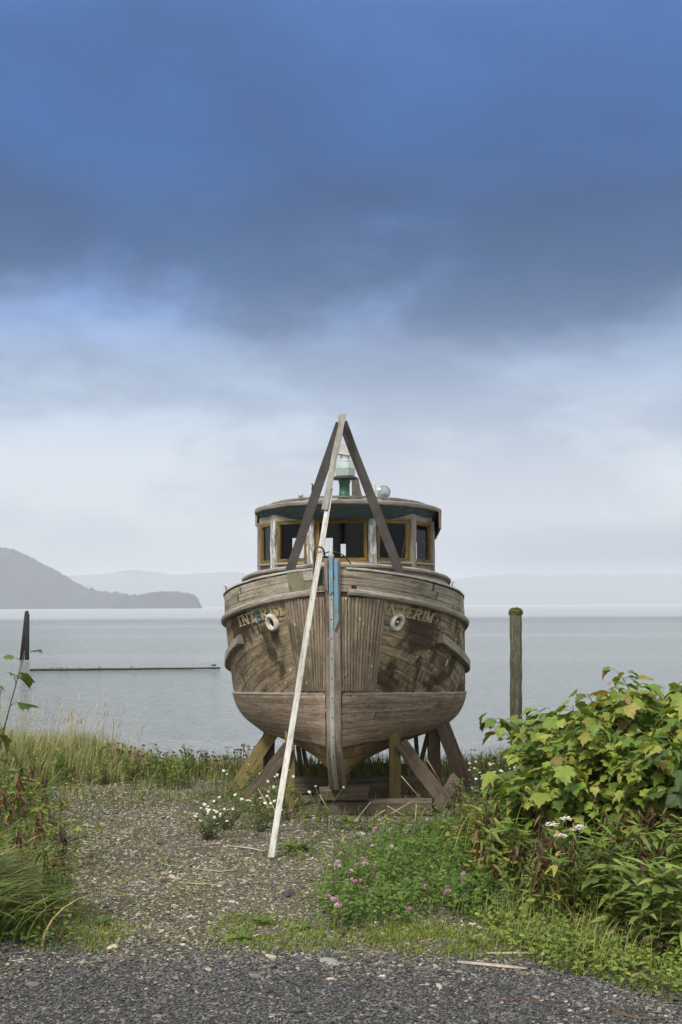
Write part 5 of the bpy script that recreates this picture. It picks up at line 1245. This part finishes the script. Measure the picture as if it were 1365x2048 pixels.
daisy_plant(520,1665,12,.42,'white daisies at the foot of the brace left of the plank',.22); daisy_plant(572,1640,9,.55,'tall white daisies in front of the near left post',.2)
daisy_plant(645,1650,4,.55,'few tall daisies beside the keel block',.24); daisy_plant(495,1600,7,.5,'daisies by the yellowish slanting board',.25)
place_weeds('green',[(P(px,1600,D).x,D) for px,D in((470,16.6),(488,16.0),(505,15.6),(520,16.3),(540,15.5),(555,16.1),(600,16.0),(615,15.4),(575,15.3),(530,15.2),(460,17.2),(445,17.6),(500,17.3),(900,16.4),(915,15.7),(935,16.6),(950,15.6),(925,15.2))],rv.uniform(.4,.75,18),'green weed growing around the feet of the boat stand','weeds round the boat stand')
place_weeds('rusty',[(P(px,1600,D).x,D) for px,D in((515,15.9),(590,15.6),(905,15.3),(920,16.2),(945,15.0),(545,16.0))],rv.uniform(.4,.7,6),'withered weed growing around the feet of the boat stand','withered weeds round the boat stand')
X,Y=onpoly(1800,[(430,1640),(470,1580),(600,1600),(860,1600),(960,1600),(960,1660),(600,1660)]); grass('weedy_grass',X,Y,(.08,.30),.010,GREEN+LYME+STRAW[:1],None,(.1,.9))
daisy_plant(975,1600,16,.48,'white daisies under the shrubs by the dark brace',.22); daisy_plant(1010,1590,12,.45,'white daisies nearest the mossy piling',.22); daisy_plant(945,1620,7,.4,'few white daisies at the end of the broad brace',.2)
t_=P(1145,1655,11.0); gq=float(gz(t_.x,11.0))
def yarrow(px,D,ztop,label,n=26):
    x=P(px,1600,D).x; g_=float(gz(x,D)); root=empty('yarrow_plant',(x,D,g_),0,label,'yarrow'); st=MB(); h=ztop-g_; hs=[(-.16,.02,h*.95),(-.05,0,h*1.02),(.08,0,h*.92),(-.10,-.05,h*.84),(.03,.03,h*.88)]
    for hx,hy,hz_ in hs:
        tube(st,[(0,0,-.02),(hx*.5,hy*.5,hz_*.6),(hx,hy,hz_)],.004,4,c=(.1,.11,.05)); mb=MB(); N=22; r_=.055*np.sqrt(rv.uniform(0,1,N)); a=rv.uniform(0,6.28,N); pos=np.stack([hx+r_*np.cos(a),hy+r_*np.sin(a),hz_+rv.uniform(-.012,.012,N)],1)
        mb.inst(np.array([(-1,-1,0),(1,-1,.1),(1,1,0),(-1,1,.1),(0,0,.5)])*.012,[(0,1,4),(1,2,4),(2,3,4),(3,0,4)],np.repeat(np.eye(3)[None],N,0),pos,palette([(.68,.68,.66),(.6,.6,.58)],N,.08)); mb.build('flower_head',M_leafy,root)
    st.build('stem',M_stalk,root)
yarrow(1143,10.9,P(1143,1640,10.9).z,'white yarrow flowers in the middle of the weedy right bank')
# clover along the path
def clover_plant(x,y,label,group,nf,h):
    root=empty('clover_plant',(x,y,float(gz(x,y))),rv.uniform(0,6.28),label,'clover',group); st=MB(); lf=MB(); N=30; HP=[];HH=[];SZ=[]
    for i in range(N//3):
        a=rv.uniform(0,6.28); r_=.13*math.sqrt(rv.uniform(0,1)); z_=h*rv.uniform(.15,.85); p=Vector((r_*math.cos(a),r_*math.sin(a),z_)); a0=rv.uniform(0,6.28); s_=rv.uniform(.024,.04)
        for k in range(3): HP.append(p); HH.append((math.cos(a0+k*2.09),math.sin(a0+k*2.09),rv.uniform(0,.4))); SZ.append(s_)
        if i%3==0: tube(st,[(0,0,-.01),p],.0022,3,c=(.09,.12,.04))
    for i in range(nf):
        a=rv.uniform(0,6.28); r_=.15*math.sqrt(rv.uniform(0,1)); tip=Vector((r_*math.cos(a),r_*math.sin(a),h*rv.uniform(.8,1.25))); tube(st,[(0,0,-.01),(tip.x*.6,tip.y*.6,tip.z*.6),tip],.0028,4,c=(.1,.13,.05)); flower('clover' if rv.random()<.62 else 'pale',root,tip,.0235*rv.uniform(.75,1.2))
    N=len(HP); lf.inst(LF_oval[0],LF_oval[1],leafM(np.array(HH),np.tile([0,-.15,1.],(N,1))+rv.normal(0,.2,(N,3)),np.array(SZ),1.35),np.array([tuple(p) for p in HP]),palette([(.06,.12,.02),(.09,.16,.03),(.12,.18,.035)],N)); lf.build('foliage',M_leafy,root); st.build('stem',M_stalk,root)
CL='pink flowering clover in the green patch beside the path'
for px,py,nf in [(662,1812,2),(672,1850,2),(690,1795,3),(700,1760,3),(705,1770,2),(712,1815,2),(722,1770,2),(733,1745,3),(745,1830,1),(752,1748,2),(765,1722,2),(790,1730,1),(800,1840,1),(815,1725,3),(690,1835,2),(680,1780,2),(775,1765,1),(748,1800,2),(700,1858,1),(862,1785,0),(905,1790,3),(915,1810,2),(835,1800,1),(785,1790,0),(820,1760,0),(850,1830,0),(880,1760,0),(775,1700,2),(850,1700,0),(805,1690,1)]:
    g_=G(px,py+8); clover_plant(g_.x,g_.y,CL if nf else 'leafy clover without flowers in the green patch beside the path','flowering clover by the path' if nf else 'leafy clover by the path',nf,rv.uniform(.13,.24))
for px,py in((640,1662),(668,1660),(697,1660),(720,1662),(735,1660)):
    g_=G(px,py); clover_plant(g_.x,g_.y,'small pink clover in the row before the ground timber','small clover before the ground timber',1,.13)
for px,py in((855,1655),(870,1660),(935,1650),(940,1665),(905,1690),(985,1715)):
    g_=G(px,py+25); clover_plant(g_.x,g_.y,'single pink clover bloom near the broad brace','clover near the broad brace',1,.26)
# dried umbel weeds and seed stalks on the shore
def dried_weed(x,y,h):
    root=empty('dried_weed',(x,y,float(gz(x,y))),rv.uniform(0,6.28),'dried weed with dark brown seed heads on the shore edge','weed','dried weeds on the shore edge'); st=MB(); hd=MB()
    for i in range(4):
        a=i*1.57+rv.uniform(-.4,.4); tip=Vector((math.cos(a)*.10,math.sin(a)*.10,h*rv.uniform(.75,1.05))); tube(st,[(0,0,-.03),(tip.x*.3,tip.y*.3,h*.55),tip],.005,4,c=(.11,.08,.05))
        hd=MB(); N=9; r_=.03*np.sqrt(rv.uniform(0,1,N)); b_=rv.uniform(0,6.28,N); pos=np.stack([tip.x+r_*np.cos(b_),tip.y+r_*np.sin(b_),tip.z+rv.uniform(-.01,.015,N)],1); hd.inst(np.array([(-1,0,0),(0,-1,0),(1,0,0),(0,1,0),(0,0,1),(0,0,-1)])*.010,[(0,1,4),(1,2,4),(2,3,4),(3,0,4),(1,0,5),(2,1,5),(3,2,5),(0,3,5)],np.repeat(np.eye(3)[None],N,0),pos,palette([(.06,.04,.035),(.09,.05,.045)],N)); hd.build('seed_head',M_stalk,root)
    n=10; a=rv.uniform(0,6.28,n); pz=rv.uniform(.1,.7,n)*h; lf=MB(); lf.inst(LF_lance[0],LF_lance[1],leafM(np.stack([np.cos(a),np.sin(a),rv.uniform(-.3,.6,n)],1),np.tile([0,-.2,1.],(n,1)),rv.uniform(.07,.13,n)),np.stack([0*a,0*a,pz],1),palette(GREEN+RUST[:1],n)); lf.build('foliage',M_leafy,root)
    st.build('stem',M_stalk,root)
for px,D,py in [(228,19.6,1490),(240,19.8,1486),(250,19.4,1498),(262,19.9,1500),(275,19.5,1492),(285,19.2,1512),(300,19.8,1505),(312,19.6,1502),(325,19.4,1515),(340,19.7,1508),(372,19.5,1500),(385,19.8,1505),(400,19.4,1512),(415,19.7,1505),(425,19.3,1515),(440,19.6,1510),(452,19.8,1512),(468,19.2,1505),(478,18.8,1498),(490,18.6,1495),(500,18.8,1492)]:
    x=P(px,py,D).x; dried_weed(x,D,max(.25,P(px,py,D).z-float(gz(x,D))))
def seed_stalk(x,y,h):
    b=Vector((x,y,float(gz(x,y)))); a=rv.normal(.2,.9); ln=rv.uniform(.05,.30)
    root=empty('grass_stalk',b,0,'tall pale grass stalk with a slim seed head above the shore grass','grass stalk','tall seed stalks above the shore grass')
    mb=MB(); pts=[Vector((math.cos(a)*ln*h*t*t,math.sin(a)*ln*h*t*t,h*t)) for t in np.linspace(0,1,7)]; tube(mb,pts[:6],.0042,4,c=(.40,.34,.19)); mb.build('stem',M_stalk,root)
    mb=MB(); e0,e1=pts[5],pts[6]+(pts[6]-pts[5])*.1; tube(mb,[e0.lerp(e1,t) for t in np.linspace(0,1,6)],[.003,.006,.007,.006,.004,.001],5,c=(.40,.34,.21)); mb.build('seed_head',M_stalk,root)
for i in range(64):
    x=rv.uniform(-5.9,-3.3); y=rv.uniform(19.0,21.2); seed_stalk(x,y,rv.uniform(.55,1.05)*(1-.18*sstep(-4.2,-3.3,x)))
# dry straws lying about the front of the stand
STR=[((680,1690),(742,1604),15.2),((770,1620),(722,1655),15.1),((775,1612),(830,1640),15.0),((803,1552),(857,1614),15.6),((855,1520),(885,1572),15.9),((830,1655),(833,1608),14.8),((760,1640),(826,1602),15.1),((735,1652),(800,1640),14.9),((770,1635),(810,1650),14.7),((640,1590),(668,1645),15.0),((545,1640),(516,1576),15.0),((560,1650),(536,1590),14.9)]
for (a,b,D) in STR:
    p=P(*a,D);q=P(*b,D+.15); m=(p+q)/2; mb=MB(); tube(mb,[p-m,Vector((rv.normal(0,.012),0,rv.normal(0,.012))),q-m],[.007,.006,.004],5,c=(.40,.33,.20)); tag(mb.build('dry_stalk',M_stalk,None,Matrix.Translation(m)),'dry straw stalk leaning in the weeds before the stand','stalk','dry stalks before the stand')
# ---------------------------------------------------------------- gravel, rocks, sticks
def stone_tmpl(rs,flat):
    V=[];n=7
    for z,r_ in((-.5,.75),(.1,1.0),(.5,.6)):
        for j in range(n):
            t=2*math.pi*j/n+rs.uniform(-.2,.2); k=r_*rs.uniform(.75,1.1); V.append((k*math.cos(t),k*math.sin(t)*.7,z*flat+rs.uniform(-.05,.05)))
    Fc=[]
    for i in range(2):
        for j in range(n): Fc.append((i*n+j,i*n+(j+1)%n,(i+1)*n+(j+1)%n,(i+1)*n+j))
    Fc.append(tuple(2*n+j for j in range(n))); return np.array(V),Fc
t=NT('gravel_stone'); c=t.attr(); n=t.noise(t.geo(),60,4,.6); k=t.mr(n,.3,.7,.75,1.25,False); M_stone=t.surf(t.bsdf(t.mix(1.0,c,t.xyz(k,k,k),'MULTIPLY'),.8,t.bump(n,.4,.004),0,.3))
def stones(name,X,Y,size,cols,w,flat,dz):
    n=len(X); mb=MB(); rs=random.Random(3); T=[stone_tmpl(rs,flat) for _ in range(6)]; k=rv.integers(0,6,n)
    p=ground_pts(X,Y); p[:,2]+=dz+size*.10; a=rv.uniform(0,6.28,n); tx_=rv.normal(0,.22,n); ty_=rv.normal(0,.22,n)
    ca,sa=np.cos(a),np.sin(a); z=np.stack([tx_,ty_,np.ones(n)],1); z=unit(z); x=np.stack([ca,sa,-(tx_*ca+ty_*sa)],1); x=unit(x); y=np.cross(z,x); M=np.stack([x,y,z],-1)*(size*.5)[:,None,None]*np.stack([rv.uniform(.8,1.6,n),np.ones(n),np.ones(n)],1)[:,None,:]
    col=palette(cols,n,.3,w)
    for i in range(6):
        m=k==i; mb.inst(T[i][0],T[i][1],M[m],p[m],col[m],smooth=False)
    return tag(mb.build(name,M_stone),kind='stuff')
PATHC=[(.155,.138,.102),(.235,.208,.155),(.085,.08,.069),(.31,.275,.21),(.40,.375,.31),(.15,.118,.085),(.10,.10,.098)]; PW=np.array([.25,.22,.18,.14,.06,.08,.07])
X,Y=onpix(82000,-60,1050,1560,1925); dens=1-.75*sstep(.5,2.3,X-.05*(Y-10))-.6*sstep(-3.6,-2.6,-X*0-9); m=rv.random(len(X))<dens; cp=(X>-.1)&(X<1.4)&(Y>10.6)&(Y<14); m&=~(cp&(rv.random(len(X))<.55)); m&=(vnoise(X,Y,1.7)+.5*vnoise(X,Y,4))>-1.0; X=X[m];Y=Y[m]
stones('gravel',X,Y,rv.lognormal(-3.86,.42,len(X)),PATHC,PW,.36,.0)
X=rv.uniform(-2.9,2.9,52000);Y=rv.uniform(7.3,9.9,52000); m=Y<np.array([road_edge(float(np.clip(q,-6,4))) for q in X])+rv.normal(0.03,.13,len(X))*np.where(rv.random(len(X))<.3,2.4,1)+.16*vnoise(X,Y,3.3); X=X[m];Y=Y[m]
PX=rv.uniform(-2.9,2.6,4200); PY=np.array([road_edge(float(np.clip(q,-6,4))) for q in PX]); s1=rv.random(4200)<.55
stones('mixed_gravel',PX[s1],PY[s1]-np.abs(rv.normal(0,.26,s1.sum())),rv.lognormal(-3.9,.4,s1.sum()),PATHC,PW,.4,.006)
stones('mixed_gravel',PX[~s1],PY[~s1]+np.abs(rv.normal(0,.30,(~s1).sum())),rv.lognormal(-3.8,.4,(~s1).sum()),[(.05,.05,.05),(.08,.08,.078),(.11,.108,.10)],np.array([.4,.35,.25]),.5,.004)
stones('road_gravel',X,Y,rv.lognormal(-4.0,.40,len(X)),[(.047,.047,.047),(.072,.072,.071),(.10,.099,.096),(.14,.125,.11),(.24,.22,.19),(.11,.085,.07)],np.array([.36,.31,.17,.10,.035,.025]),.6,.006)
def rock(px,py,wpx,label,col,flat=.6,seed=1):
    g_=G(px,py); s=wpx/F*g_.y/2; rs=random.Random(seed); mb=MB(); lathe(mb,[(.0,-.3),(.8,-.25),(1.0,.1),(.8,.45),(.4,.6),(0,.62)],n=9,smooth=False,c=col); V=mb.v[0]; V*=np.array([s,s*.75,s*flat]); 
    for q in range(len(V)): 
        k_=1+.14*math.sin(V[q][0]*37/s*.1+q*.0+seed)+.12*math.sin(V[q][1]*5/s+seed*2+V[q][2]*3/s); V[q]*=k_
    tag(mb.build('rock',M_stone,None,Matrix.Translation(g_+Vector((0,0,s*.05)))@Matrix.Rotation(seed*1.3,4,'Z')),label,'rock')
rock(576,1790,34,'dark rock sticking up from the gravel path',(.055,.055,.058),.8,2); rock(224,1900,26,'pale tan stone at the left end of the turf',(.45,.36,.24),.7,3); rock(660,1928,56,'wide flat grey stone at the edge of the road',(.22,.22,.22),.2,4); rock(660,1964,22,'pale angular stone in the dark gravel road',(.42,.34,.24),.5,5); rock(545,2036,22,'pale yellowish stone on the dark road',(.5,.4,.25),.4,6); rock(200,1998,18,'black stone on the dark road',(.02,.02,.022),.5,7); rock(465,1806,20,'light grey flat stone on the path',(.30,.30,.29),.4,8); rock(765,1958,20,'whitish stone on the dark road',(.45,.43,.38),.5,9); rock(380,1838,14,'pale round stone in the path gravel',(.4,.37,.33),.6,10)
def stick(pts,r,label,col,name='stick'):
    P_=[G(x,y)+Vector((0,0,r*1.1)) for x,y in pts]; m=P_[len(P_)//2]; mb=MB(); tube(mb,[p-m for p in P_],[r*.8]+[r]*(len(P_)-2)+[r*.6],6,c=col); tag(mb.build(name,M_stalk,None,Matrix.Translation(m)),label,'stick')
stick([(915,1930),(960,1937),(1005,1940),(1055,1946)],.016,'bleached stick lying along the right edge of the road',(.33,.285,.22)); stick([(975,1914),(1030,1912),(1070,1912)],.012,'thinner bleached stick behind the bleached one, in the turf',(.34,.29,.21))
stick([(935,2024),(975,2012),(1020,2006),(1075,2010),(1130,2018)],.008,'reddish curved runner lying across the dark road',(.10,.045,.028),'runner'); stick([(820,2026),(880,2024),(925,2020)],.007,'dark twig beside the reddish runner',(.06,.04,.03)); stick([(1210,2018),(1235,2034),(1275,2044),(1330,2046)],.012,'brown forked twig at the lower corner of the road',(.10,.065,.04)); stick([(612,1981),(632,2012)],.004,'pale straw lying on the dark road',(.5,.45,.35)); stick([(355,1768),(400,1772),(450,1775)],.01,'dry sticks in front of the plank foot',(.30,.26,.19)); stick([(452,1694),(500,1700),(530,1706)],.012,'bleached stick just left of the plank foot',(.33,.30,.24)); stick([(720,1722),(755,1710)],.008,'short dry stick right of the plank foot',(.4,.34,.25)); stick([(380,1740),(440,1745),(480,1742)],.008,'thin bleached stick on the far path',(.30,.265,.2))
